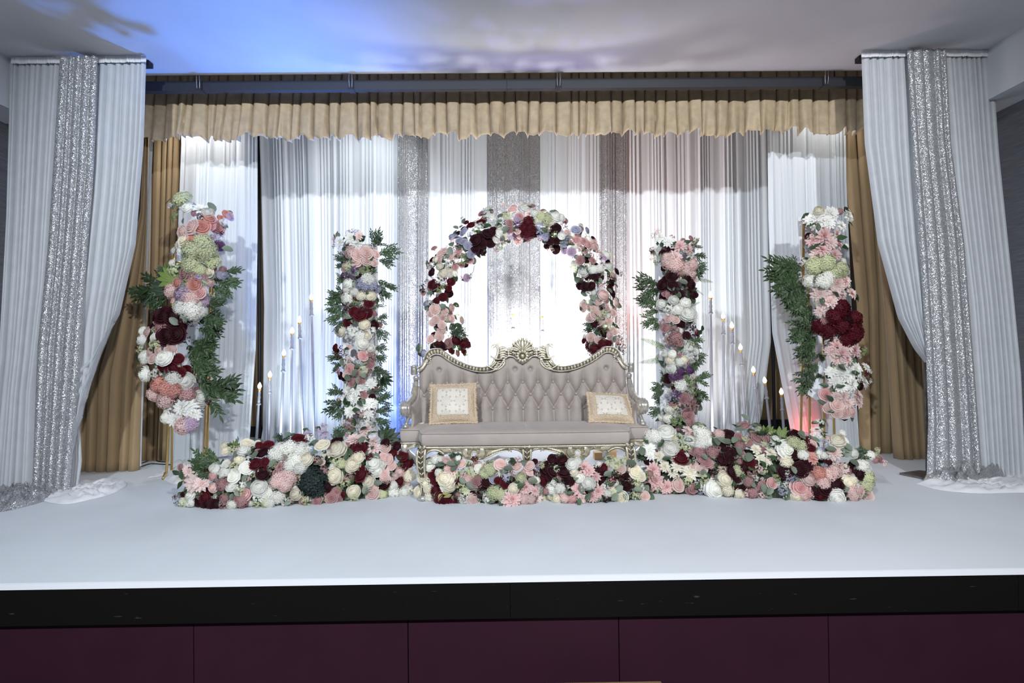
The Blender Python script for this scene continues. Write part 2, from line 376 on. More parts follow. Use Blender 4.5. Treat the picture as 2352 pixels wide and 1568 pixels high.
# ---------------------------------------------------------------- black rail, binder clips and the gold valance
YR, YV = 4.812, 5.12
pa, pb = at(300, 192, YR), at(2000, 194, YR)
zt, zb = at(1176, 181, YR).z, at(1176, 203.5, YR).z
rl = thing('valance_rail', (0, YR, zb), 'long black metal rail across the top of the stage', 'rail')
for x0, x1 in ((pa.x, 0.02), (0.024, pb.x)):
    mb = MB(); mb.box(x0, x1, YR, YR + 0.045, zb + 0.012, zt); mb.box(x0, x1, YR - 0.004, YR + 0.05, zb, zb + 0.012); mb.build('rail_bar', 'rail_black', rl, smooth=False)
for hx in (-2.2, 0.9, 3.0):
    mb = MB(); mb.tube([(hx, YR + 0.03, zt), (hx, YR + 0.03, HC + 0.74)], 0.005); mb.build('hanger', 'black_plastic', rl)
clips = [(457, 'first binder clip from the left on the black rail'), (806, 'second binder clip from the left on the black rail'),
         (1283, 'third binder clip from the left on the black rail, above the arch'), (1897, 'rightmost binder clip on the black rail, beside the white drape')]
for px, lab in clips:
    c = at(px, 188, YR - 0.01)
    cl = thing('binder_clip', (c.x, YR - 0.01, zb), lab, 'clip', 'binder clips on the rail')
    mb = MB(); wv = 0.026
    mb.add([(c.x - wv, YR - 0.018, zb - 0.004), (c.x + wv, YR - 0.018, zb - 0.004), (c.x + wv, YR + 0.06, zb - 0.004), (c.x - wv, YR + 0.06, zb - 0.004),
            (c.x - wv * .9, YR - 0.006, zt - 0.004), (c.x + wv * .9, YR - 0.006, zt - 0.004)], [(0, 1, 5, 4), (0, 3, 2, 1), (0, 4, 3), (1, 2, 5), (4, 5, 2, 3)])
    mb.build('clip_body', 'black_plastic', cl, smooth=False)
    mb = MB(); g = 0.011
    mb.tube(smooth_line([(c.x - g, YR - 0.02, zb + 0.012), (c.x - g * 1.3, YR - 0.024, zt - 0.01), (c.x - g, YR - 0.03, zt + 0.05), (c.x, YR - 0.032, zt + 0.065), (c.x + g, YR - 0.03, zt + 0.05), (c.x + g * 1.3, YR - 0.024, zt - 0.01), (c.x + g, YR - 0.02, zb + 0.012)], 5), 0.0025, 6)
    mb.build('wire_handle', 'steel', cl)

rg = random.Random(3)
# heavy valance: uneven box folds, curling hem
nval = 62; fold = pleats(nval, rg, 0.45, 7)
kn = [rg.uniform(-1, 1) for _ in range(260)]
def hemf(u):
    x = u * 255; i = int(x); t = x - i; t = t * t * (3 - 2 * t)
    return lerp(kn[i], kn[min(i + 1, 259)], t)
val = thing('valance', (0, YV, at(1176, 320, YV).z), 'gold pleated valance with a curling hem across the stage top', 'valance')
P = []; rows, cols = 26, 1240
for i in range(rows + 1):
    v = i / rows; row = []
    for j in range(cols + 1):
        u = j / cols; px = lerp(300, 2012, u) + (lerp(26, 0, u) * -v if u < .3 else 0) * 0.6
        ytop = 140; ybot = lerp(327, 308, u)
        f0 = fold(u + 0.0022 * v * v * hemf(u * 0.6))
        hm = 9 * hemf(u * 0.55) * v ** 3 + 1.5 * (0.5 - f0) * v ** 3
        p = at(px, lerp(ytop, ybot, v) + hm, YV)
        p.y -= f0 * lerp(0.075, 0.095, v) + 0.05 * hemf(u * 0.45 + 0.1) * v ** 4
        p.x += 0.016 * hemf(u * 0.5 + 0.3) * v ** 2
        row.append(p)
    P.append(row)
mb = MB(); mb.grid(P); o = mb.build('valance_cloth', 'valance_gold', val)
s_ = o.modifiers.new('thickness', 'SOLIDIFY'); s_.thickness = 0.004
mb = MB(); pl_, pr_ = at(300, 150, YV), at(2012, 150, YV)
mb.tube([(pl_.x, YV + 0.01, HC + 0.29), (pr_.x, YV + 0.01, HC + 0.29)], 0.014); mb.build('curtain_track', 'rail_black', val)
for hx in (-2.4, -0.8, 0.8, 2.4):
    mb = MB(); mb.tube([(hx, YV + 0.01, HC + 0.29), (hx, YV + 0.01, HC + 0.752)], 0.006); mb.build('hanger', 'rail_black', val)

# ---------------------------------------------------------------- curtains behind the valance
def curtain(name, L, Rr, Y, mat, f, amp, label, cat='curtain', group=None, **kw):
    o = drape(name, L, Rr, Y, mat, f, amp, **kw); return tag(o, label, cat, group)
rg = random.Random(11)
curtain('stage_curtain', [(345, 130), (330, 500), (185, 860), (183, 1080)], [(352, 130), (345, 600), (322, 1079)], 5.29, 'curtain_gold', pleats(6, rg, 0.4, 4), 0.10,
        'brown gold curtain between the left white drape and the pink flower stand', group='gold stage curtains', rows=40, cols=120, thick=0.004)
curtain('stage_curtain', [(335, 130), (325, 1058)], [(440, 130), (432, 330), (402, 1056)], 5.76, 'curtain_gold', pleats(6, rg, 0.4, 4), 0.09,
        'brown gold curtain directly behind the leftmost flower stand', group='gold stage curtains', cols=110, thick=0.004)
curtain('stage_curtain', [(1925, 130), (1935, 330), (1968, 700), (1972, 1042)], [(2062, 130), (2075, 1040)], 5.64, 'curtain_gold', pleats(5, rg, 0.4, 4), 0.10,
        'ochre curtain directly behind the rightmost flower stand', group='gold stage curtains', cols=120, thick=0.004)
curtain('stage_curtain', [(1960, 130), (1990, 330), (2030, 700), (2052, 1052)], [(2075, 130), (2135, 600), (2160, 1056)], 5.36, 'curtain_gold', pleats(6, rg, 0.4, 4), 0.10,
        'ochre curtain beside the right white drape', group='gold stage curtains', cols=130, thick=0.004)
# narrow pale lining edge catching the blue light on the left
curtain('curtain_edge', [(350, 140), (336, 500), (322, 1070)], [(358, 140), (352, 340), (336, 700), (326, 1070)], 5.24, 'drape_white', waves(1, rg), 0.015,
        'narrow pale lining edge of the left brown curtain', 'lining', cols=10)
# white side panels
curtain('sheer_panel', [(417, 150), (420, 330), (402, 800), (392, 1062)], [(592, 150), (592, 560), (588, 800), (572, 1040)], 5.62, 'sheer_white', waves(13, rg), 0.05,
        'tall white sheer panel behind the leftmost flower stand', 'curtain', 'white sheer panels', cols=200, top_amp=0.8)
curtain('sheer_panel', [(1760, 150), (1764, 500), (1772, 760), (1822, 1030)], [(1938, 150), (1942, 420), (1956, 760), (1972, 1042)], 5.56, 'sheer_white', waves(13, rg), 0.05,
        'tall white sheer panel behind the rightmost flower stand', 'curtain', 'white sheer panels', cols=200, top_amp=0.8)
# main backdrop: four white gathered sheers with three sequin strips between them
YB = 6.48
curtain('backdrop_sheer', [(592, 200), (600, 420), (607, 700), (604, 1000), (590, 1040)], [(922, 200), (918, 1045)], YB, 'sheer_white', waves(27, rg), 0.05,
        'white gathered backdrop sheer behind the left candle stands', 'curtain', 'white backdrop sheers', cols=460, drift=0.3)
curtain('backdrop_sheer', [(972, 200), (976, 1045)], [(1130, 200), (1128, 1045)], YB, 'sheer_white', waves(13, rg), 0.05,
        'white gathered backdrop sheer behind the left half of the arch', 'curtain', 'white backdrop sheers', cols=220, drift=0.3)
curtain('backdrop_sheer', [(1230, 200), (1232, 1040)], [(1384, 200), (1382, 1040)], YB, 'sheer_white', waves(13, rg), 0.05,
        'white gathered backdrop sheer behind the right half of the arch', 'curtain', 'white backdrop sheers', cols=220, drift=0.3)
curtain('backdrop_sheer', [(1430, 200), (1436, 1040)], [(1758, 200), (1764, 640), (1768, 780), (1745, 960), (1722, 1035)], YB, 'sheer_white', waves(26, rg), 0.05,
        'white gathered backdrop sheer behind the right candle stands', 'curtain', 'white backdrop sheers', cols=460, drift=0.3)
for xa, xb, n, lab in ((914, 982, 8, 'silver sequin strip on the backdrop left of the arch'), (1121, 1238, 13, 'wide silver sequin strip on the backdrop behind the arch centre'),
                       (1376, 1438, 8, 'silver sequin strip on the backdrop right of the arch')):
    curtain('sequin_strip', [(xa, 200), (xa + 2, 1045)], [(xb, 200), (xb + 2, 1045)], YB - 0.045, 'sequin_silver', waves(n, rg), 0.035, lab, 'curtain', 'sequin strips on the backdrop', cols=90, rows=20)
bx0, bx1 = at(590, 220, YB + .05), at(1768, 220, YB + .05)
bst = thing('backdrop_frame', (bx0.x, YB + 0.08, 0), 'black pipe frame that carries the white backdrop', 'frame')
mb = MB(); mb.tube([(bx0.x, YB + 0.08, bx0.z), (bx1.x, YB + 0.08, bx0.z)], 0.02); mb.build('crossbar', 'rail_black', bst)
for hx in (bx0.x, bx1.x):
    mb = MB(); mb.tube([(hx, YB + 0.08, 0), (hx, YB + 0.08, bx0.z)], 0.02); mb.build('upright', 'rail_black', bst)

# ---------------------------------------------------------------- side drapes in front
def hook_rail(px0, px1, py, name, lab):
    a, b_ = at(px0, py, 4.55), at(px1, py, 4.55)
    mb = MB(); mb.box(min(a.x, b_.x), max(a.x, b_.x), 4.53, 4.59, HC - 0.045, HC - 0.004); return tag(mb.build(name, 'black_plastic', smooth=False), lab, 'rail')
hook_rail(22, 345, 135, 'drape_rail', 'short black ceiling rail of the left white drapes')
hook_rail(1970, 2280, 122, 'drape_rail', 'short black ceiling rail of the right white drapes')
YD = 4.50
def drape_thing(label, base):
    return thing('side_drape', base, label, 'drape', 'white side drapes')
# left: outer white length, sequin length, tied inner white length
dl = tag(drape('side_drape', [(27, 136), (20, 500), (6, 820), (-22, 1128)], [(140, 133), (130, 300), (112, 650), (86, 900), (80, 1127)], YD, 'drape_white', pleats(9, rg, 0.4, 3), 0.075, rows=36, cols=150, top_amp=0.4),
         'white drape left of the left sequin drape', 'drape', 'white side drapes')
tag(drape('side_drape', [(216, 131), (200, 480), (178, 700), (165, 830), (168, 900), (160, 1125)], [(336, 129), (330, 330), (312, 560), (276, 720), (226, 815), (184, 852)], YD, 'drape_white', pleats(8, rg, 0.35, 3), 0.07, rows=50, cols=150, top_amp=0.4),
    'white drape right of the left sequin drape, tied back in a curve', 'drape', 'white side drapes')
tag(drape('drape_tail', [(160, 855), (165, 1000), (158, 1124)], [(182, 855), (184, 960), (190, 1060), (180, 1124)], YD + 0.02, 'drape_white', waves(2, rg), 0.02, rows=20, cols=24),
    'loose white tail hanging below the tied left drape', 'drape')
tag(drape('sequin_drape', [(138, 132), (128, 300), (112, 560), (88, 800), (78, 1130)], [(224, 130), (216, 380), (196, 640), (182, 850), (160, 1128)], YD - 0.075, 'sequin_silver', pleats(5, rg, 0.4, 3), 0.05, rows=36, cols=100, top_amp=0.5),
    'silver sequin drape hanging at the left of the stage', 'drape', 'sequin side drapes')
# right
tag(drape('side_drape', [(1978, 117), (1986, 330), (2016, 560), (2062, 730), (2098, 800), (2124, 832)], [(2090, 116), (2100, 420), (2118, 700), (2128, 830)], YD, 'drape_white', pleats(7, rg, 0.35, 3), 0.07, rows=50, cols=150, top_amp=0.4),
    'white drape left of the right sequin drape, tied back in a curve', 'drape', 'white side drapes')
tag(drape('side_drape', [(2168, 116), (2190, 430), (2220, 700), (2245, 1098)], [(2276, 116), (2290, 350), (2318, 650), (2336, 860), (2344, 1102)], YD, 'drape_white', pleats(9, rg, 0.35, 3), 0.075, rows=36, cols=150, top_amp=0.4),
    'white drape right of the right sequin drape', 'drape', 'white side drapes')
tag(drape('sequin_drape', [(2083, 114), (2096, 330), (2112, 560), (2126, 800), (2132, 960), (2128, 1101)], [(2172, 114), (2182, 330), (2212, 560), (2230, 800), (2252, 1099)], YD - 0.075, 'sequin_silver', pleats(5, rg, 0.4, 3), 0.05, rows=36, cols=100, top_amp=0.5),
    'silver sequin drape hanging at the right of the stage', 'drape', 'sequin side drapes')
# gathered headers of the drapes
for o_, (xa, xb, ya, yb) in zip([o for o in COL.objects if o.name.startswith('side_drape')], ((27, 140, 132, 131), (222, 336, 130, 128), (1978, 2086, 117, 115), (2170, 2276, 115, 116))):
    drape('header_band', [(xa, ya), (xa, ya + 15)], [(xb, yb), (xb, yb + 15)], YD - 0.04, 'puddle_white', waves(15, rg), 0.02, o_, rows=4, cols=90)
# cloth puddles on the boards
def puddle(name, pts, h, mat, label, seed, n=64, cat='cloth', wr=1.0):
    P_ = [on_floor(px, py) for px, py in pts]; c = sum(P_, Vector()) / len(P_)
    loop = [c + (p - c) for p in smooth_line(P_ + [P_[0]], 8)[:-1]]
    rows_ = 14; P = []
    for i in range(rows_ + 1):
        q = i / rows_; row = []
        for k, p in enumerate(loop):
            x = c + (p - c) * (1 - q)
            e = min(1.0, q * 4.5) ** 0.6
            n1 = noise.noise(Vector((x.x * 9 * wr + seed, x.y * 16 * wr, seed))); n2 = noise.noise(Vector((x.x * 30 + seed, x.y * 45, 3)))
            z = 0.003 + h * e * (0.35 + 0.95 * (1 - abs(n1) * 2.2) * 0.6 + 0.5 * n2)
            if i == 0: z = 0.002
            row.append((x.x + 0.01 * n2, x.y + 0.01 * n1, max(z, 0.002)))
        P.append(row)
    mb = MB(); mb.grid(P, close=True); return tag(mb.build(name, mat), label, cat)
puddle('cloth_puddle', [(95, 1150), (150, 1158), (215, 1146), (262, 1132), (292, 1112), (250, 1104), (190, 1110), (140, 1120)], 0.05, 'puddle_white', 'white cloth puddle at the foot of the left tied drape', 1.3)
puddle('sequin_puddle', [(-60, 1180), (10, 1174), (70, 1160), (130, 1140), (165, 1115), (150, 1105), (95, 1124), (40, 1132), (-40, 1136)], 0.09, 'sequin_silver', 'silver sequin cloth heaped at the foot of the left drape', 4.3)
puddle('cloth_puddle', [(2105, 1112), (2160, 1126), (2240, 1133), (2330, 1132), (2390, 1128), (2360, 1095), (2280, 1085), (2180, 1098)], 0.05, 'puddle_white', 'white cloth puddle at the foot of the right drape', 7.7)
puddle('sequin_puddle', [(2120, 1106), (2165, 1116), (2235, 1113), (2300, 1104), (2330, 1099), (2290, 1094), (2210, 1096), (2140, 1098)], 0.15, 'sequin_silver', 'silver sequin cloth heaped at the foot of the right drape', 9.1)
puddle('cloth_puddle', [(376, 1102), (400, 1112), (440, 1108), (500, 1098), (560, 1090), (560, 1062), (470, 1052), (402, 1056), (390, 1075)], 0.045, 'puddle_white', 'crumpled white cloth heap by the gold legs of the left stand', 2.9)
puddle('cloth_puddle', [(340, 1098), (372, 1092), (400, 1074), (398, 1066), (366, 1088)], 0.012, 'puddle_white', 'thin flat tongue of white cloth beside the gold legs of the left stand', 5.9)
# thin base plate of the right drape stand
q = [on_floor(2066, 1090), on_floor(2134, 1104), on_floor(2170, 1092), on_floor(2112, 1084)]
bp = thing('base_plate', (q[0].x + .1, q[0].y, 0), 'flat dark metal base plate poking out under the right sequin drape', 'base plate')
mb = MB(); mb.add([(p.x, p.y, 0.001) for p in q] + [(p.x, p.y, 0.018) for p in q], [(4, 5, 6, 7), (0, 1, 5, 4), (1, 2, 6, 5), (2, 3, 7, 6), (3, 0, 4, 7)]); mb.build('plate', 'plate_dark', bp, smooth=False)
c = sum(q, Vector()) / 4; mb = MB(); mb.tube([(c.x + .12, c.y + .1, 0.01), (c.x + .12, c.y + .1, 3.5)], 0.016); mb.build('pole', 'plate_dark', bp)
# black cables behind the left stand
for pts, lab in (([(318, 1066), (338, 1060), (350, 1050), (362, 1060), (385, 1062)], 'looping black cable on the boards behind the left flower stand'),
                 ([(300, 1076), (325, 1072), (345, 1066), (372, 1067), (392, 1068)], 'straighter black cable on the boards behind the left flower stand')):
    mb = MB(); mb.tube(smooth_line([on_floor(*p) + Vector((0, 0, 0.006)) for p in pts], 6), 0.005, 6); tag(mb.build('cable', 'black_plastic'), lab, 'cable')
# ---------------------------------------------------------------- carved settee
KS = 0.26361
def S(cx, cy, Y): return at(900 + cx * KS, 760 + cy * KS, Y)
YBK = 4.58                                    # face of the backrest at seat level
def SB(cx, cy, off=0.0):                      # a point on the leaning plane of the back
    p = S(cx, cy, YBK)
    for _ in range(3):
        p = S(cx, cy, YBK + 0.13 * max(0, p.z - 0.5) + off)
    return p
X0 = SB(1138, 215).x
def mir(p): return Vector((2 * X0 - p.x, p.y, p.z))
SOFA = thing('settee', (X0, 4.35, 0), 'ornate carved silver gold settee with tufted taupe velvet back', 'settee')
UP = KS / ppm(4.62)                           # one crop pixel in metres at the back
def carve(name, strokes, mat='champagne', sym=True, where=SB, flat=0.8, parent=SOFA, n=7):
    for side in ((0, 1) if sym else (0,)):
        mb = MB()
        for st_ in strokes:
            pts, r0_, r1_ = st_[0], st_[1], st_[2]; off = st_[3] if len(st_) > 3 else -0.05
            W = smooth_line([where(x, y, off) for x, y in pts], 5); k = len(W)
            Q = [mir(p) for p in W] if side else W
            rr = [max(0.0015, lerp(r0_, r1_, i / (k - 1)) * UP * (0.55 + 0.45 * math.sin(math.pi * min(1, (i + 0.6) / (k * 0.75))))) for i in range(k)]
            mb.tube(Q, rr, n, flat)
        mb.build(name, mat, parent)
top_in = [(232, 362), (262, 344), (285, 325), (318, 270), (340, 230), (375, 208), (410, 205), (440, 215), (480, 243), (540, 282), (620, 318), (700, 345), (780, 357), (850, 355), (910, 335), (955, 295), (980, 255), (1000, 232), (1030, 222), (1060, 228), (1090, 252), (1138, 283)]
top_out = [(222, 318), (245, 308), (262, 290), (285, 240), (300, 195), (335, 160), (380, 150), (425, 152), (455, 178), (525, 225), (610, 270), (700, 298), (775, 310), (840, 302), (870, 278), (892, 240), (912, 205), (935, 188), (990, 170), (1040, 150), (1090, 130), (1138, 120)]
Li = [SB(x, y) for x, y in top_in]
zseat = 0.505
# tufted backrest: buttons on a lattice, diamond folds between them, straight folds above and below
DX = (SB(345 + 132.3, 437).x - SB(345, 437).x)
zB, zC, zD, zA = SB(1138, 445).z, SB(1138, 552).z, SB(1138, 672).z, SB(1138, 330).z
DZ = (zB - zD) / 2
xB0 = X0
def puff(x, z):
    a = (x - xB0) / DX; b_ = (z - zC) / DZ
    if z > zB - 0.0 * DZ:
        t = min(1, (z - zB) / (1.1 * DZ)); s = abs(math.sin(math.pi * a)); return lerp(s ** 0.84, 0.74 + 0.26 * s ** 0.3, t)
    if z < zD:
        t = min(1, (zD - z) / (0.8 * DZ)); return abs(math.sin(math.pi * a)) ** lerp(0.84, 0.4, t)
    # diamond cells: creases run between neighbouring buttons (rows C sit at half steps)
    p_ = (a + 0.5 + b_ * 0.5); q_ = (a + 0.5 - b_ * 0.5)
    return (abs(math.sin(math.pi * p_)) * abs(math.sin(math.pi * q_))) ** 0.42
def ztop(x):
    x = X0 - abs(x - X0)
    for a, b_ in zip(Li, Li[1:]):
        if x <= b_.x: return lerp(a.z, b_.z, min(1, max(0, (x - a.x) / max(1e-6, b_.x - a.x)))) + 0.012
    return Li[-1].z + 0.012
xl = SB(236, 500).x; xr = 2 * X0 - xl
NXc, NZc = 300, 96; P = []
BTN = []
def button_dip(x, z):
    s = 0
    for bx_, bz_ in BTN:
        dx_, dz_ = x - bx_, z - bz_
        if abs(dx_) < 0.07 and abs(dz_) < 0.07: s = max(s, math.exp(-(dx_ * dx_ + dz_ * dz_) / 0.00030))
    return s
for k in range(-6, 7): BTN.append((X0 + k * DX, zB)); 
for k in range(-7, 7): BTN.append((X0 + (k + .5) * DX, zC))
for k in range(-6, 7): BTN.append((X0 + k * DX, zD))
for k in (-5.5, -0.5, 0.5, 5.5): BTN.append((X0 + k * DX, zA))
BTN = [b_ for b_ in BTN if xl + 0.02 < b_[0] < xr - 0.02]
for i in range(NZc + 1):
    t = i / NZc; row = []
    for j in range(NXc + 1):
        x = lerp(xl, xr, j / NXc); z = lerp(zseat - 0.06, ztop(x), t)
        e = min(1, (x - xl) / 0.05, (xr - x) / 0.05); e = math.sqrt(max(0, 1 - (1 - e) ** 2))
        et = min(1, (ztop(x) - z) / 0.05); et = math.sqrt(max(0, 1 - (1 - et) ** 2))
        h = puff(x, z); h = h * (1 - 0.75 * button_dip(x, z))
        row.append((x, YBK + 0.13 * max(0, z - 0.5) + 0.035 - (0.012 + 0.066 * h) * (0.25 + 0.75 * e * et), z))
    P.append(row)
mb = MB(); mb.grid(P)
# back shell of the upholstery
Bk = [[(p[0], p[1] if k == 0 else YBK + 0.13 * max(0, p[2] - 0.5) + 0.11, p[2]) for p in (P[-1])] for k in (0, 1)]
mb.grid(Bk)
mb.grid([[(r_[0][0], r_[0][1], r_[0][2]) for r_ in P], [(r_[0][0], r_[0][1] + 0.11, r_[0][2]) for r_ in P]])
mb.grid([[(r_[-1][0], r_[-1][1] + 0.11, r_[-1][2]) for r_ in P], [(r_[-1][0], r_[-1][1], r_[-1][2]) for r_ in P]])
mb.grid([[(r_[j][0], YBK + 0.13 * max(0, r_[j][2] - 0.5) + 0.11, r_[j][2]) for r_ in P] for j in (NXc, 0)])
mb.build('backrest', 'taupe_velvet', SOFA)
mb = MB(); mb.ball((0, 0, 0), 0.0105, 10, 8, (1, 0.7, 1)); bme = mb.mesh('button', 'taupe_velvet')
for bx_, bz_ in BTN:
    o = put('button', bme, SOFA); o.location = (bx_, YBK + 0.13 * max(0, bz_ - 0.5) - 0.003 + 0.008, bz_)
# crest rail: moulded band between the inner and the outer outline
def rail_band():
    mb = MB(); Wi = smooth_line([SB(x, y) for x, y in top_in], 4); Wo = smooth_line([SB(x, y) for x, y in top_out], 4)
    for side in (0, 1):
        P = []
        for a, b_ in zip(Wi, Wo):
            prof = [(-0.04, 0.05), (-0.04, -0.045), (0.06, -0.066), (0.13, -0.058), (0.18, -0.034), (0.5, -0.030), (0.8, -0.034), (0.87, -0.06), (0.96, -0.062), (1.02, -0.04), (1.02, 0.05)]
            row = []
            for q_, yo in prof:
                p = a.lerp(b_, q_); p = Vector((p.x, p.y + yo, p.z)); row.append(mir(p) if side else p)
            P.append(row)
        mb.grid(P)
        mb.grid([[r_[0], r_[-1]] for r_ in P])
    return mb.build('crest_rail', 'silver_leaf', SOFA)
rail_band()
# dark antique ground under the carving
mb = MB(); Wi = smooth_line([SB(x, y, -0.035) for x, y in top_in[3:]], 4); Wo = smooth_line([SB(x, y, -0.035) for x, y in top_out[3:]], 4)
for side in (0, 1):
    mb.grid([[(mir(a.lerp(b_, q_)) if side else a.lerp(b_, q_)) + Vector((0, -0.002 - 0.006 * math.sin(math.pi * q_), 0)) for q_ in (0.16, 0.35, 0.5, 0.65, 0.86)] for a, b_ in zip(Wi, Wo)])
mb.build('crest_ground', 'patina', SOFA)
# gadroon beads along the rail
Wi = smooth_line([SB(x, y, -0.045) for x, y in top_in[3:14]], 12); Wo = smooth_line([SB(x, y, -0.045) for x, y in top_out[3:14]], 12)
mbs = (MB(), MB()); acc = 0; last = None
for a, b_ in zip(Wi, Wo):
    c = a.lerp(b_, 0.5)
    if last is not None: acc += (c - last).length
    last = c
    if acc > 0.0255:
        acc = 0; d = (b_ - a); L_ = d.length; ang = math.atan2(d.z, d.x)
        for side in (0, 1):
            cc = mir(c) if side else c; an = (math.pi - ang + 0.3) if side else ang - 0.3
            rot = Matrix.Rotation(-an, 3, 'Y')
            mbs[side].ball(cc, 1.0, 8, 6, (L_ * 0.36, 0.016, 0.0112), rot)
for mb in mbs: mb.build('gadroon_carving', 'champagne', SOFA)
# plain cove at the outer shoulders
carve('shoulder_scroll', [([(318, 262), (300, 262), (308, 285), (330, 280)], 9, 4), ([(345, 235), (330, 250), (345, 262)], 8, 4), ([(240, 340), (270, 318), (296, 275), (306, 245)], 17, 9, -0.04)])
# centre: palmette of lobes, rosette, side feathers, swan necks
pal = []
for ang, L_, wd in ((0, 118, 24), (17, 112, 20), (33, 108, 18), (49, 106, 16), (64, 100, 15), (78, 92, 12)):
    a = R(ang); dx_, dy_ = -math.sin(a), -math.cos(a)
    pts = [(1138 + dx_ * t + (-18 * math.sin(math.pi * t / L_ / 1.0) * math.sin(a) * 0.2), 178 + dy_ * t * (1.0 if ang < 60 else 0.9)) for t in (10, 40, 75, L_ - 12)]
    pts.append((pts[-1][0] + dx_ * 10 - (12 if ang else 0), pts[-1][1] + dy_ * 10 + (4 if ang else 0)))
    pal.append((pts, wd * 0.75, wd * 1.05, -0.055 - (0.02 if ang == 0 else 0)))
    if ang:
        pal.append(([(x + 7, y + 3) for x, y in pts[:-1]], 3, 2, -0.075))
carve('palmette', pal)
mb = MB(); base = [SB(1138 + 100 * math.sin(R(a)), 180 - 100 * math.cos(R(a)) * (1.0), -0.03) for a in range(-85, 86, 10)]
c0 = SB(1138, 190, -0.03); mb.add([c0] + base, [(0, i, i + 1) for i in range(1, len(base))]); mb.add([c0 + Vector((0, .05, 0))] + [b_ + Vector((0, .05, 0)) for b_ in base], [(0, i + 1, i) for i in range(1, len(base))])
mb.grid([base, [b_ + Vector((0, .05, 0)) for b_ in base]]); mb.build('palmette_ground', 'patina', SOFA)
ro = thing('rosette', (0, 0, 0), None, None); ro.parent = SOFA; ro.matrix_parent_inverse = PINV[SOFA.name]
rc = SB(1138, 217, -0.075); rad_ = 62 * UP
mb = MB(); rows = [[(rc.x + rad_ * q_ * math.cos(a), rc.y + dep, rc.z + rad_ * q_ * math.sin(a)) for a in [2 * math.pi * k / 48 for k in range(48)]] for q_, dep in ((0.0, 0.008), (0.5, 0.008), (0.9, 0.004), (0.92, 0.04))]
mb.grid(rows, close=True); mb.build('rosette_ground', 'patina', ro)
mb = MB(); mb.ball((rad_ * 0.70, 0, 0), 1.0, 10, 8, (rad_ * 0.31, 0.014, rad_ * 0.185)); pme = mb.mesh('rosette_petal', 'champagne')
for k in range(12):
    o = put('rosette_petal', pme, ro); o.matrix_basis = Matrix.Translation(rc) @ Matrix.Rotation(2 * math.pi * k / 12, 4, 'Y')
mb = MB(); mb.ball((rc.x, rc.y - 0.004, rc.z), 19 * UP, 14, 10, (1, 0.9, 1)); mb.build('rosette_boss', 'champagne', ro)
fe = []
for k, y in enumerate((150, 172, 194, 214, 232)):
    fe.append(([(938 + k * 2, y + 12), (955, y - 4), (985, y - 6), (1002, y + 4)], 14, 10, -0.055))
for k, y in enumerate((160, 180, 200, 220)):
    fe.append(([(1008, y + 2), (1022, y - 6), (1044, y - 2)], 13, 10, -0.055))
for k, x in enumerate((1050, 1066, 1082)):
    fe.append(([(x, 182 + k * 6), (x + 10, 192 + k * 6), (x + 8, 214 + k * 5)], 10, 7, -0.055))
carve('feather_carving', fe)
carve('swan_scroll', [([(905, 252), (918, 215), (926, 175), (922, 145), (908, 132), (890, 140), (872, 155), (866, 160)], 15, 6, -0.055), ([(915, 225), (934, 180), (932, 140), (916, 120), (895, 118), (876, 130), (864, 142)], 10, 5, -0.045),
     ([(925, 140), (905, 122), (880, 120), (864, 140)], 4, 2, -0.06), ([(862, 222), (890, 236), (925, 246), (960, 242)], 5, 10, -0.065), ([(862, 222), (880, 230), (910, 245)], 9, 3, -0.055),
     ([(900, 258), (880, 285), (855, 305)], 13, 11, -0.055), ([(912, 262), (892, 290), (866, 314)], 9, 8, -0.055)])
carve('leaf_scroll', [([(815, 300), (840, 305), (868, 322), (905, 338)], 6, 9, -0.06), ([(985, 258), (980, 285), (955, 315), (920, 335), (880, 345)], 8, 5, -0.055), ([(962, 250), (976, 245), (986, 258), (976, 270), (962, 264)], 7, 6, -0.06),
     ([(905, 300), (930, 285), (960, 288), (972, 280)], 8, 4, -0.055), ([(890, 318), (920, 305), (955, 304)], 8, 4, -0.055), ([(880, 335), (915, 322), (940, 318)], 7, 3, -0.055), ([(915, 280), (932, 268), (950, 268)], 6, 4, -0.055)])
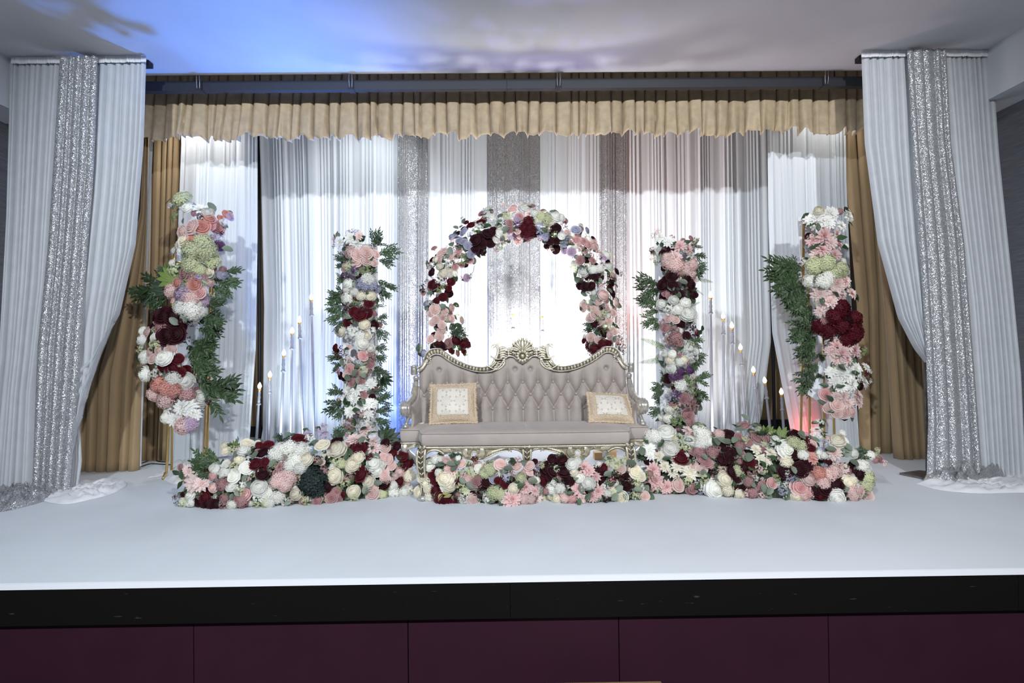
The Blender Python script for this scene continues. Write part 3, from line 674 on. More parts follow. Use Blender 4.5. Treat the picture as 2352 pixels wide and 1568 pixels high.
# barrel finials and turned caps at both ends of the back
for side in (0, 1):
    f_ = thing('finial', (0, 0, 0), None, None); f_.parent = SOFA; f_.matrix_parent_inverse = PINV[SOFA.name]
    p = SB(192, 340, -0.01); p = mir(p) if side else p; u = UP
    mb = MB(); mb.lathe([(0, -42 * u), (24 * u, -42 * u), (27 * u, -36 * u), (25 * u, -26 * u), (29 * u, -10 * u), (29 * u, 12 * u), (26 * u, 26 * u), (29 * u, 32 * u), (25 * u, 40 * u), (0, 42 * u)], p, 18); mb.build('finial_barrel', 'silver_leaf', f_)
    p = SB(212, 408, -0.015); p = mir(p) if side else p
    mb = MB(); mb.lathe([(0, 22 * u), (14 * u, 20 * u), (24 * u, 10 * u), (26 * u, 0), (22 * u, -10 * u), (24 * u, -16 * u), (16 * u, -24 * u), (0, -26 * u)], p, 16); mb.build('finial_cap', 'silver_leaf', f_)
    # arm: post, sweep, scroll and support
    ar = thing('arm', (0, 0, 0), None, None); ar.parent = SOFA; ar.matrix_parent_inverse = PINV[SOFA.name]
    m_ = (lambda q_: mir(q_)) if side else (lambda q_: q_)
    path = smooth_line([S(213, 410, 4.645), S(208, 470, 4.62), S(200, 520, 4.59), S(190, 570, 4.55), S(165, 612, 4.47), S(135, 640, 4.38), S(112, 660, 4.31)], 6); k = len(path)
    mb = MB(); mb.tube([m_(p) for p in path], [u * (18 + 9 * math.sin(math.pi * i / k) + 8 * i / k) for i in range(k)], 12); mb.build('arm_rail', 'silver_leaf', ar)
    mb = MB()
    for off_ in (-9, 0, 9):
        mb.tube([m_(p + Vector((off_ * u, -0.030, 0.006))) for p in path[8:20]], [0.004 + 0.003 * math.sin(math.pi * i / 12) for i in range(12)], 6)
    mb.build('acanthus_leaf', 'champagne', ar)
    mb = MB(); c = m_(S(118, 680, 4.27)); sg = 1 if side else -1
    for k2, (r_, yo) in enumerate(((0.058, 0.05), (0.054, 0.0), (0.040, -0.018), (0.026, -0.034))):
        ring = []
        for t in range(26):
            a = R(100 + t * 14); rr_ = r_ * (1 - 0.010 * t); ring.append((c.x + sg * math.cos(a) * -rr_ * 0.72, c.y + yo, c.z + math.sin(a) * rr_))
        mb.tube(ring, 0.0125, 8)
    mb = MB(); P = []
    for i in range(33):
        x = -1 + 2 * i / 32; rr_ = math.sqrt(max(0, 1 - abs(x) ** 2.6)) * (1 + 0.085 * math.cos(2 * math.pi * 2.5 * x))
        P.append([(c.x + x * 0.046, c.y + 0.01 + 0.062 * rr_ * math.cos(a), c.z + 0.062 * rr_ * math.sin(a)) for a in [2 * math.pi * q9 / 20 for q9 in range(20)]])
    mb.grid(P, close=True); mb.build('arm_scroll', 'silver_leaf', ar)
    mb = MB(); sup = smooth_line([S(140, 715, 4.30), S(150, 745, 4.31), S(132, 785, 4.31), S(126, 815, 4.31), S(118, 838, 4.30)], 5); k = len(sup)
    mb.tube([m_(p) for p in sup], [u * (20 + 6 * math.cos(2 * math.pi * i / k)) for i in range(k)], 10, 1.3)
    mb.ball(m_(S(120, 832, 4.30)), 24 * u, 10, 6, (1.1, 1.2, 0.6)); mb.ball(m_(S(150, 742, 4.305)), 20 * u, 10, 6, (1, 1.2, 0.5)); mb.build('arm_support', 'silver_leaf', ar)
    # padded inner side of the arm
    P = []
    for i in range(13):
        t = i / 12; q_ = path[int(lerp(6, k * 0 + len(path) - 1, t))]; row = []
        for j in range(9):
            v = j / 8; z = lerp(zseat - 0.02, q_.z - 0.01, v)
            row.append(m_(Vector((q_.x + 0.012 + 0.022 * math.sin(math.pi * min(1, v * 1.1)) + lerp(0.012, 0.03, t) , q_.y, z))))
        P.append(row)
    mb = MB(); mb.grid(P); o = mb.build('arm_pad', 'taupe_velvet', ar); s_ = o.modifiers.new('t', 'SOLIDIFY'); s_.thickness = 0.02; s_.offset = 0
# seat: wide padded box with set-back ears
def seat_outline():
    xa = S(75, 900, 4.28).x; xb_ = S(252, 900, 4.28).x; xc = S(240, 930, 4.08).x
    pts = [(xa + 0.012, 4.60), (xa, 4.42), (xa, 4.30), (xa + 0.02, 4.275), (xb_ - 0.03, 4.275), (xb_, 4.24), (xc + 0.0, 4.14), (xc + 0.02, 4.085), (xc + 0.07, 4.075), (X0 - 0.35, 4.068), (X0, 4.062)]
    L_ = smooth_line([Vector((x, y, 0)) for x, y in pts], 5)
    return L_ + [mir(p) for p in reversed(L_[:-1])]
so = seat_outline(); zsb = S(1138, 992, 4.07).z; zst = S(1138, 882, 4.07).z
cx_ = Vector((X0, 4.45, 0)); P = []
for inset, z in ((0.004, zsb), (-0.004, lerp(zsb, zst, .3)), (-0.006, lerp(zsb, zst, .7)), (0.0, zst - 0.006), (0.006, zst), (0.03, zst + 0.012), (0.09, zst + 0.022), (0.2, zst + 0.028), (0.45, zst + 0.03), (0.9, zst + 0.03)):
    row = []
    for p in so:
        d = Vector((cx_.x - p.x, cx_.y - p.y, 0)); q_ = Vector((p.x + (d.x / max(.01, abs(d.x))) * min(abs(d.x), inset), p.y + (d.y / max(.01, abs(d.y))) * min(abs(d.y), inset * 0.9), z))
        row.append(q_)
    P.append(row)
mb = MB(); mb.grid(P); mb.build('seat', 'taupe_velvet', SOFA)
mb = MB(); mb.tube([Vector((p.x, p.y - 0.004, zst - 0.002)) for p in so[6:-6]], 0.004, 6); mb.build('piping', 'taupe_velvet', SOFA)
mb = MB(); Ln = so[8:-8]
acc = 0
for a, b_ in zip(Ln, Ln[1:]):
    n_ = max(1, int((b_ - a).length / 0.011))
    for k in range(n_): q_ = a.lerp(b_, k / n_); mb.ball((q_.x, q_.y - 0.008, zsb - 0.001), 0.0048, 6, 4)
o = mb.build('nailhead_trim', 'nail_trim', SOFA); o['kind'] = 'stuff'
# seat rail mouldings and carved apron
mb = MB(); mb.tube([Vector((p.x, p.y - 0.006, zsb - 0.010)) for p in so[3:-3]], 0.006, 8)
mb.tube([Vector((p.x, p.y + 0.012, zsb - 0.020)) for p in so[3:-3]], 0.010, 8); mb.build('seat_rail', 'champagne', SOFA)
YA = 4.085
def SA(cx, cy, off=0.0): return S(cx, cy, YA + off)
XA = X0
ap_top = [(240, 1004), (2090, 1004)]
ap_low = [(262, 1040), (300, 1075), (340, 1052), (390, 1050), (440, 1075), (490, 1072), (540, 1058), (600, 1052), (612, 1085), (640, 1115), (690, 1125), (718, 1148), (745, 1125), (800, 1118), (850, 1090), (900, 1062), (960, 1042), (1010, 1040), (1060, 1036), (1110, 1052), (1135, 1075)]
xm = S(1168, 1010, YA).x
def mirA(p): return Vector((2 * xm - p.x, p.y, p.z))
mb = MB(); lowW = smooth_line([SA(x, y) for x, y in ap_low], 4)
hc = SA(718, 1075); hr = 22 * UP
for side in (0, 1):
    P = []
    for p in lowW:
        P.append([Vector((p.x, p.y + 0.022, p.z)), Vector((p.x, p.y, p.z)), Vector((p.x, p.y - 0.004, lerp(p.z, zsb, .5))), Vector((p.x, p.y, zsb - 0.012)), Vector((p.x, p.y + 0.022, zsb - 0.012))])
    # leave the pierced opening free: skip faces whose centre falls into it
    for i in range(len(P) - 1):
        NV = 14
        for j in range(NV):
            q4 = []
            for (ii, jj) in ((i, j), (i + 1, j), (i + 1, j + 1), (i, j + 1)):
                p = P[ii][1]; t = jj / NV; q4.append(Vector((p.x, p.y, lerp(p.z, zsb - 0.01, t))))
            c = sum(q4, Vector()) / 4
            if (c.x - hc.x) ** 2 + (c.z - hc.z) ** 2 < (hr * 1.05) ** 2: continue
            if side: q4 = [mirA(q_) for q_ in reversed(q4)]
            b4 = [q_ + Vector((0, .022, 0)) for q_ in q4]
            mb.add(q4 + b4, [(0, 1, 2, 3), (7, 6, 5, 4)] + ([(0, 4, 5, 1)] if j == 0 else []))
mb.build('apron', 'patina_mid', SOFA, smooth=False)
def carveA(name, strokes, mat='champagne'):
    for side in (0, 1):
        mb = MB()
        for st_ in strokes:
            pts, r0_, r1_ = st_[:3]; W = smooth_line([SA(x, y, st_[3] if len(st_) > 3 else -0.012) for x, y in pts], 5); k = len(W)
            Q = [mirA(p) for p in W] if side else W
            mb.tube(Q, [max(0.0015, lerp(r0_, r1_, i / (k - 1)) * UP * (0.6 + 0.4 * math.sin(math.pi * min(1, (i + .6) / (k * .8))))) for i in range(k)], 7, 0.9)
        mb.build(name, mat, SOFA)
ap = [([(300, 1068), (330, 1044), (380, 1036), (420, 1048), (448, 1062)], 8, 6), ([(440, 1062), (452, 1068), (446, 1076)], 8, 8), ([(300, 1020), (360, 1012), (430, 1010)], 10, 7)]
for k in range(6): ap.append(([(430 + k * 14, 1010 + 3 * k), (438 + k * 15, 1032 + 2 * k), (462 + k * 12, 1056)], 8, 4))
for k in range(4): ap.append(([(520 + k * 14, 1024 + 4 * k), (545 + k * 12, 1012 + 3 * k), (580 + k * 4, 1022 + 3 * k), (600, 1046)], 6, 3))
for k in range(4): ap.append(([(660, 1024 + k * 6), (630 + k * 8, 1036 + k * 4), (624 + k * 9, 1070), (650 + k * 8, 1102 - k * 3)], 7, 4))
for k in range(5): ap.append(([(760 + k * 4, 1016 + k * 5), (796 - k * 7, 1030 + k * 5), (806 - k * 10, 1066 + k * 2), (786 - k * 10, 1102 - k * 5), (752 - k * 2, 1116 - k * 5)], 7, 4))
ap += [([(700, 1030), (694, 1018), (706, 1014), (710, 1026)], 7, 7), ([(722, 1030), (728, 1016), (738, 1018), (734, 1030)], 7, 7), ([(600, 1014), (640, 1008), (660, 1016)], 6, 4)]
for k in range(12):
    a = 2 * math.pi * k / 12; ap.append(([(718 + 24 * math.cos(a), 1075 + 24 * math.sin(a)), (718 + 28 * math.cos(a + .6), 1075 + 28 * math.sin(a + .6))], 6, 6, -0.008))
for k in range(5):
    a = R(40 + 25 * k); ap.append(([(718 + 26 * math.cos(a), 1080 + 26 * math.sin(a)), (718 + 48 * math.cos(a), 1082 + 52 * math.sin(a))], 7, 5))
for k in range(9): ap.append(([(828 + k * 20, 1088 - k * 8.5), (842 + k * 20, 1066 - k * 6.5), (868 + k * 19, 1040 - k * 3.2)], 8, 4))
ap += [([(800, 1116), (850, 1092), (910, 1062), (980, 1044), (1010, 1040)], 6, 5), ([(1000, 1012), (1024, 1020), (1020, 1040), (1010, 1046)], 8, 6), ([(1012, 1008), (1050, 1010), (1095, 1028), (1128, 1058)], 9, 6), ([(1040, 1034), (1036, 1046), (1046, 1052)], 7, 5), ([(1030, 1022), (1070, 1028), (1105, 1046)], 5, 4)]
carveA('apron_carving', ap)
# legs: two carved cabriole legs at the front corners, one in the middle, set-back bracket legs under the ears, plain rear legs
def leg(pts, radii, leafs=True, mirror=None, name='leg', mat='champagne'):
    g = thing(name, (0, 0, 0), None, None); g.parent = SOFA; g.matrix_parent_inverse = PINV[SOFA.name]
    W = smooth_line(pts, 6); k = len(W); rr = [interp([(r_, i * (k - 1) / (len(radii) - 1)) for i, r_ in enumerate(radii)], j) for j in range(k)]
    W = [mirror(p) for p in W] if mirror else W
    mb = MB(); mb.tube(W, rr, 12, 1.0); mb.build('leg_shaft', 'patina' if leafs else mat, g)
    if leafs:
        mb = MB()
        for s2 in (-1, 1):
            mb.tube([p + Vector((s2 * rr[i] * 0.75, -rr[i] * 0.75, 0)) for i, p in enumerate(W[2:-2])], [max(0.003, r_ * 0.28) for r_ in rr[2:-2]], 6)
        for i in range(4, k - 6, 3):
            p = W[i]; r_ = rr[i]
            for s2 in (-1, 1):
                mb.tube([p + Vector((0, -r_ * 1.05, -0.008)), p + Vector((s2 * r_ * 0.35, -r_ * 1.05, 0.006)), p + Vector((s2 * r_ * 0.7, -r_ * 0.8, 0.016))], [0.004, 0.0055, 0.002], 6)
        t = W[0]; 
        for s2 in (-1, 1):
            c = t + Vector((s2 * rr[0] * 0.45, -rr[0] * 0.9, 0.0))
            mb.tube([c + Vector((0.011 * (1 - j / 16) * math.cos(j * .7) * s2, -0.002 * j / 4, 0.011 * (1 - j / 16) * math.sin(j * .7))) for j in range(14)], 0.0042, 6)
        mb.build('leg_carving', 'champagne', g)
    f0 = W[-1]; mb = MB(); mb.ball((f0.x, f0.y - 0.004, 0.022), rr[-1] * 1.25, 12, 8, (1.05, 1.1, 0.022 / (rr[-1] * 1.25))); mb.build('foot', 'silver_leaf', g)
    return g
for mm in (None, mirA):
    a = SA(268, 1020); f0 = on_floor(967, 1147)
    leg([Vector((a.x, YA + 0.01, a.z + 0.01)), Vector((a.x - 0.008, YA - 0.008, a.z - 0.05)), Vector((a.x - 0.01, YA - 0.004, a.z - 0.13)), Vector((a.x - 0.002, YA + 0.006, a.z - 0.22)), Vector((a.x + 0.006, YA + 0.012, 0.09)), Vector((a.x - 0.002, YA - 0.002, 0.02))], [0.036, 0.038, 0.033, 0.026, 0.021, 0.028], True, mm)
a = SA(1176, 1010)
leg([Vector((a.x, YA + 0.01, a.z + 0.005)), Vector((a.x, YA - 0.006, a.z - 0.06)), Vector((a.x, YA + 0.0, a.z - 0.14)), Vector((a.x, YA + 0.014, 0.12)), Vector((a.x, YA + 0.01, 0.02))], [0.04, 0.034, 0.026, 0.02, 0.026])
for mm in (None, mir):
    a = S(150, 1000, 4.30)
    leg([Vector((a.x - 0.03, 4.315, a.z + 0.02)), Vector((a.x - 0.028, 4.30, a.z - 0.04)), Vector((a.x + 0.02, 4.40, a.z - 0.12)), Vector((a.x + 0.05, 4.55, 0.12)), Vector((a.x + 0.045, 4.60, 0.02))], [0.038, 0.034, 0.026, 0.022, 0.024], False, mm, 'leg', 'silver_leaf')
    g = thing('bracket', (0, 0, 0), None, None); g.parent = SOFA; g.matrix_parent_inverse = PINV[SOFA.name]
    mb = MB(); f2 = mm or (lambda q_: q_)
    for pts, r_ in (([(90, 985), (84, 1005), (96, 1040), (108, 1052)], 9), ([(108, 985), (104, 1010), (118, 1045)], 8), ([(126, 985), (124, 1010), (132, 1030)], 8), ([(135, 1042), (150, 1015), (185, 995), (222, 988)], 8), ([(118, 1060), (140, 1030), (180, 1010), (215, 1004)], 7)):
        mb.tube([f2(S(x, y, 4.275)) for x, y in pts], [r_ * UP] * len(pts), 7)
    mb.build('bracket_carving', 'champagne', g)
# seat deck under the cushion, so that nothing shows through
mb = MB(); mb.box(S(262, 900, 4.28).x, 2 * X0 - S(262, 900, 4.28).x, 4.31, 4.60, zsb - 0.015, zsb + 0.01); mb.box(S(262, 930, 4.08).x, 2 * X0 - S(262, 930, 4.08).x, 4.10, 4.32, zsb - 0.015, zsb + 0.01); mb.build('seat_deck', 'patina', SOFA, smooth=False)

# ---------------------------------------------------------------- two brocade cushions
def cushion(name, quad, Y, label, lean, thick=0.075):
    # quad: four image corners (tl, tr, br, bl); leaning back by lean (metres at the top)
    C = [S(*quad[0], Y + lean), S(*quad[1], Y + lean), S(*quad[2], Y), S(*quad[3], Y)]
    c = sum(C, Vector()) / 4; base = (C[2] + C[3]) / 2
    th = thing(name, base, label, 'cushion', 'brocade cushions on the settee')
    nrm = (C[1] - C[0]).cross(C[3] - C[0]).normalized()
    if nrm.y > 0: nrm = -nrm
    def pt(u, v, s_, inset=0.0):
        u2, v2 = lerp(inset, 1 - inset, u), lerp(inset, 1 - inset, v)
        p = (C[0].lerp(C[1], u2)).lerp(C[3].lerp(C[2], u2), v2)
        e = (1 - abs(2 * u2 - 1) ** 2.4) * (1 - abs(2 * v2 - 1) ** 2.4)
        pin = 0.05 * ((abs(2 * u2 - 1)) * (1 - (2 * v2 - 1) ** 2)); pin2 = 0.05 * (abs(2 * v2 - 1) * (1 - (2 * u2 - 1) ** 2))
        p = p + (c - p) * (pin + pin2)
        n1 = noise.noise(p * 14) * 0.005
        return p + nrm * (s_ * thick * max(0, e) ** 0.55 + n1)
    N = 26
    mb = MB(); mb.grid([[pt(j / N, i / N, 1) for j in range(N + 1)] for i in range(N + 1)]); mb.grid([[pt(j / N, i / N, -1) for j in range(N, -1, -1)] for i in range(N + 1)]); mb.build('cover', 'fringe_gold', th)
    mb = MB(); mb.grid([[pt(j / N, i / N, 1, 0.155) + nrm * 0.004 for j in range(N + 1)] for i in range(N + 1)])
    ce = mb.build('centre_panel', 'brocade', th)
    # fringe tufts round the border
    mb = MB(); rg_ = random.Random(len(label))
    rim = [(t / 70, 0) for t in range(71)] + [(t / 70, 1) for t in range(71)] + [(0, t / 70) for t in range(71)] + [(1, t / 70) for t in range(71)]
    for u_, v_ in rim:
        p = pt(u_, v_, 1); o_ = (p - c); o_.y = 0; o_.normalize()
        q_ = p + o_ * rg_.uniform(0.008, 0.02) + nrm * rg_.uniform(-0.006, 0.012)
        mb.tube([p - o_ * 0.012, p + nrm * 0.005, q_], [0.006, 0.007, 0.002], 5)
    fr2 = mb.build('fringe', 'fringe_gold', th); fr2['kind'] = 'stuff'
    return th
cushion('cushion', [(340, 472), (728, 458), (742, 800), (330, 812)], 4.37, 'square ivory brocade cushion with gold fringe at the left of the settee', 0.13)
cushion('cushion', [(1700, 540), (2045, 560), (2128, 806), (1722, 792)], 4.33, 'smaller slumped ivory brocade cushion at the right of the settee', 0.16)
# ---------------------------------------------------------------- blossoms and leaves (unit size, facing +Z; leaves along +X)
def petal(mb, az, ha, prof, wid, rg, tip0=0.0, tip1=1.0, ns=4, curl=0.0, jit=0.04):
    P = []; tp = []
    jr = rg.uniform(1 - jit, 1 + jit); jz = rg.uniform(-jit, jit)
    for i, (r_, z) in enumerate(prof):
        t = i / (len(prof) - 1); row = []
        for j in range(ns + 1):
            s = 2 * j / ns - 1; a = az + s * ha * wid[i]
            row.append((r_ * jr * math.cos(a), r_ * jr * math.sin(a), z + jz * t - curl * abs(s) ** 2 * t + (0.02 * math.sin(5 * s + az * 7) * t)))
            tp.append(lerp(tip0, tip1, t))
        P.append(row)
    mb.grid(P, tp)
def mk_rose(seed):
    rg = random.Random(seed); mb = MB(); mb.lathe([(0, .46), (.22, .44), (.45, .32), (.65, .18), (.85, .02), (.5, -.15)], n=12); mb.tip = [.3] * len(mb.v)
    for l, (n, rb, rt, zt, z0) in enumerate(((2, .02, .10, .60, .25), (3, .04, .20, .60, .2), (3, .08, .34, .57, .1), (4, .12, .52, .50, .02), (5, .16, .74, .38, -.05), (5, .2, 1.0, .20, -.1))):
        off = rg.uniform(0, 6)
        for k in range(n):
            fr_ = [(0, 0), (.72, .40), (.90, .80), (1.0, 1.0), (1.10, .93)]
            petal(mb, off + 2 * math.pi * k / n, math.pi / n * 1.25, [(lerp(rb, rt, a), lerp(z0, zt, b_)) for a, b_ in fr_], (.45, .8, 1, .95, .6), rg, (.1, .1, .15, .3, .4, .5)[l], .35 + .13 * l, curl=.04 + .02 * l)
    return mb
def mk_peony(seed):
    rg = random.Random(seed); mb = MB()
    mb.ball((0, 0, .46), .2, 8, 5, (1, 1, .8)); mb.lathe([(0, .58), (.3, .55), (.5, .47), (.7, .33), (.86, .14), (.9, -.05), (.5, -.2)], n=14); mb.tip = [0.6] * len(mb.v)
    for l, (n, rb, rt, zt, z0) in enumerate(((4, .05, .26, .68, .2), (5, .1, .42, .68, .1), (6, .15, .60, .62, 0), (6, .2, .78, .50, -.05), (7, .2, .93, .32, -.1), (6, .2, 1.02, .05, -.15))):
        off = rg.uniform(0, 6)
        for k in range(n):
            fr_ = [(0, 0), (.80, .35), (1.0, .72), (.98, .92), (.88, 1.03)]
            petal(mb, off + 2 * math.pi * (k + rg.uniform(-.15, .15)) / n, math.pi / n * 1.3, [(lerp(rb, rt, a), lerp(z0, zt, b_)) for a, b_ in fr_], (.4, .85, 1, .9, .5), rg, .55, .65 + .07 * l, curl=.05, jit=.09)
    return mb
def mk_dahlia(seed):
    rg = random.Random(seed); mb = MB()
    mb.ball((0, 0, .16), .12, 8, 4, (1, 1, .7)); mb.tip = [0.0] * len(mb.v)
    for l, (n, L_, el, W) in enumerate(((11, 1.0, 4, .17), (10, .9, 18, .16), (9, .7, 34, .14), (7, .48, 52, .11))):
        off = rg.uniform(0, 6)
        for k in range(n):
            az = off + 2 * math.pi * (k + rg.uniform(-.2, .2)) / n; e = R(el + rg.uniform(-7, 7)); LL = L_ * rg.uniform(.9, 1.08); P = []; tp = []
            d = Vector((math.cos(az), math.sin(az), 0)); q_ = Vector((-math.sin(az), math.cos(az), 0))
            for i, (t, wv) in enumerate(((.05, .35), (.3, .8), (.6, 1.0), (.85, .62), (1.0, .06))):
                c = d * (LL * t * math.cos(e)) + Vector((0, 0, LL * t * math.sin(e) - .16 * t * t * LL + .05))
                up = Vector((0, 0, .055 * wv))
                P.append([c - q_ * (W * wv) + up, c, c + q_ * (W * wv) + up]); tp += [min(1, .12 + 1.25 * t)] * 3
            mb.grid(P, tp)
    return mb
def floret(mb, c, n_, size, rg, np_=4, tipv=1.0):
    n_ = n_.normalized(); a = n_.orthogonal().normalized(); b_ = n_.cross(a); o0 = rg.uniform(0, 6)
    for k in range(np_):
        an = o0 + 2 * math.pi * k / np_; d = a * math.cos(an) + b_ * math.sin(an); s_ = a * -math.sin(an) + b_ * math.cos(an); w_ = size * 2.2 / np_
        mb.add([c, c + d * size * .6 - s_ * w_ * .62 + n_ * size * .12, c + d * size * 1.05 + n_ * size * .02, c + d * size * .6 + s_ * w_ * .62 + n_ * size * .12], [(0, 1, 2, 3)], [.25, tipv, tipv, tipv])
def mk_hydrangea(seed):
    rg = random.Random(seed); mb = MB()
    mb.ball((0, 0, .05), .72, 10, 6, (1, 1, .75)); mb.tip = [0.1] * len(mb.v)
    N = 78
    for i in range(N):
        z = 1 - 1.15 * (i + .5) / N; th = i * 2.399963 + rg.uniform(-.2, .2); r_ = math.sqrt(max(0, 1 - z * z)); n_ = Vector((r_ * math.cos(th), r_ * math.sin(th), z))
        rr = rg.uniform(.8, .98); c = Vector((n_.x * rr, n_.y * rr, n_.z * rr * .8))
        floret(mb, c, n_ + Vector((rg.uniform(-.3, .3), rg.uniform(-.3, .3), rg.uniform(-.2, .2))), rg.uniform(.22, .30), rg, 4, rg.uniform(.6, 1.0))
    return mb
def mk_sprig(seed):
    rg = random.Random(seed); mb = MB()
    for i in range(56):
        th = rg.uniform(0, 6.28); z = rg.uniform(.15, 1); r_ = math.sqrt(1 - z * z * .9) * rg.uniform(.55, 1); c = Vector((r_ * math.cos(th), r_ * math.sin(th), z * rg.uniform(.4, .85)))
        floret(mb, c, c + Vector((rg.uniform(-.5, .5), rg.uniform(-.5, .5), .4)), rg.uniform(.13, .20), rg, 5, rg.uniform(.4, 1))
        if i % 3 == 0: mb.add([Vector((.02, 0, -.1)), Vector((-.02, 0, -.1)), c * .98], [(0, 1, 2)], 0.0)
    return mb
def mk_berry(seed):
    rg = random.Random(seed); mb = MB()
    for i in range(40):
        th = rg.uniform(0, 6.28); z = rg.uniform(.1, 1); r_ = math.sqrt(1 - z * z * .8) * rg.uniform(.4, .95); c = Vector((r_ * math.cos(th), r_ * math.sin(th), z * .7)); s = rg.uniform(.07, .12)
        o0 = len(mb.v); mb.add([c + Vector(v) * s for v in ((1, 0, 0), (-1, 0, 0), (0, 1, 0), (0, -1, 0), (0, 0, 1), (0, 0, -1))], [(0, 2, 4), (2, 1, 4), (1, 3, 4), (3, 0, 4), (2, 0, 5), (1, 2, 5), (3, 1, 5), (0, 3, 5)], rg.uniform(.2, 1))
    return mb
def blade(mb, p, d, n_, L_, W, cup=.15, droop=.1, shape=((0, .12), (.25, .8), (.5, 1), (.78, .66), (1, .04))):
    d = d.normalized(); n_ = (n_ - d * n_.dot(d)).normalized(); s_ = d.cross(n_); P = []
    for t, wv in shape:
        c = p + d * (L_ * t) - n_ * (droop * L_ * t * t)
        P.append([c - s_ * (W * wv) + n_ * (cup * W * wv), c, c + s_ * (W * wv) + n_ * (cup * W * wv)])
    mb.grid(P)
def mk_leaf(kind):
    mb = MB(); blade(mb, Vector((0, 0, 0)), Vector((1, 0, 0)), Vector((0, 0, 1)), 1, .34 if kind == 'E' else .26, .3, .15, ((0, .08), (.2, .75), (.45, 1), (.75, .85), (.93, .45), (1, .05)) if kind == 'E' else ((0, .06), (.25, .85), (.45, 1), (.75, .55), (1, .02)))
    return mb
def mk_spray(seed):
    rg = random.Random(seed); mb = MB()
    for bi, (t0, ang, L_) in enumerate(((0, 0, 1.0), (.18, 26, .72), (.25, -30, .66), (.45, 20, .45))):
        a = R(ang + rg.uniform(-6, 6)); o_ = Vector((t0, 0, 0)); d = Vector((math.cos(a), math.sin(a), rg.uniform(-.15, .25)))
        pts = [o_ + d * (L_ * t) + Vector((0, 0, -.10 * t * t)) for t in (0, .33, .66, 1)]; mb.tube(pts, [.010, .008, .006, .003], 4, cap=False)
        n = int(13 * L_ + 2)
        for i in range(n):
            t = .12 + .88 * i / n; p = o_ + d * (L_ * t) + Vector((0, 0, -.10 * t * t))
            for s in (-1, 1):
                aa = a + s * R(rg.uniform(28, 58)); dd = Vector((math.cos(aa), math.sin(aa), rg.uniform(-.25, .45)))
                blade(mb, p, dd, Vector((rg.uniform(-.4, .4), rg.uniform(-.4, .4), 1)), rg.uniform(.17, .25) * (1 - .25 * t), .030, .3, .2, ((0, .15), (.3, .9), (.6, 1), (1, .04)))
        blade(mb, pts[-1], d, Vector((0, 0, 1)), .2, .03)
    return mb
def mk_fern(seed):
    rg = random.Random(seed); mb = MB(); pts = [Vector((t, 0, .12 * math.sin(2.2 * t) - .1 * t * t)) for t in [i / 10 for i in range(11)]]; mb.tube(pts, [.012 * (1 - i / 12) for i in range(11)], 4, cap=False)
    for i in range(19):
        t = .06 + .93 * i / 19; p = Vector((t, 0, .12 * math.sin(2.2 * t) - .1 * t * t)); L_ = .14 * math.sin(math.pi * min(1, .25 + t * .74)) + .015
        for s in (-1, 1): blade(mb, p, Vector((.35, s, -.15)), Vector((0, 0, 1)), L_, .014, .1, .25, ((0, .6), (.5, 1), (1, .1)))
    return mb
def mk_broad(seed):
    rg = random.Random(seed); mb = MB()
    for ang in (-75, -48, -22, 0, 22, 48, 75):
        a = R(ang); blade(mb, Vector((.12, 0, 0)), Vector((math.cos(a), math.sin(a), .1)), Vector((0, 0, 1)), .88 * math.cos(a * .55), .14, .3, .25, ((0, .5), (.4, 1), (.75, .75), (1, .05)))
    mb.tube([Vector((-.1, 0, 0)), Vector((.15, 0, 0))], .02, 5); return mb
MK = dict(R=('rose', mk_rose), P=('peony', mk_peony), D=('dahlia', mk_dahlia), H=('hydrangea', mk_hydrangea), S=('filler_blossom', mk_sprig), B=('berry_cluster', mk_berry))
SHAPES = {}
def shape(t, col, var):
    key = (t, col, var)
    if key not in SHAPES:
        if t in MK: SHAPES[key] = MK[t][1](31 * var + ord(t)).mesh(MK[t][0], 'petal_' + col, True, True)
        else:
            mb = {'E': lambda: mk_leaf('E'), 'L': lambda: mk_leaf('L'), 'G': lambda: mk_spray(5 + var), 'F': lambda: mk_fern(3 + var), 'K': lambda: mk_broad(1)}[t]()
            SHAPES[key] = mb.mesh({'E': 'leaf', 'L': 'leaf', 'G': 'leaf_spray', 'F': 'fern_frond', 'K': 'broad_leaf'}[t], col, True)
    return SHAPES[key]
import re
TOK = re.compile(r'([A-Z])([a-z]?)([-\d.,]+)')
def frame(x, z):
    x = x.normalized(); z = (z - x * z.dot(x)); z = z.normalized() if z.length > 1e-4 else x.orthogonal().normalized(); y = z.cross(x)
    return Matrix((x, y, z)).transposed()
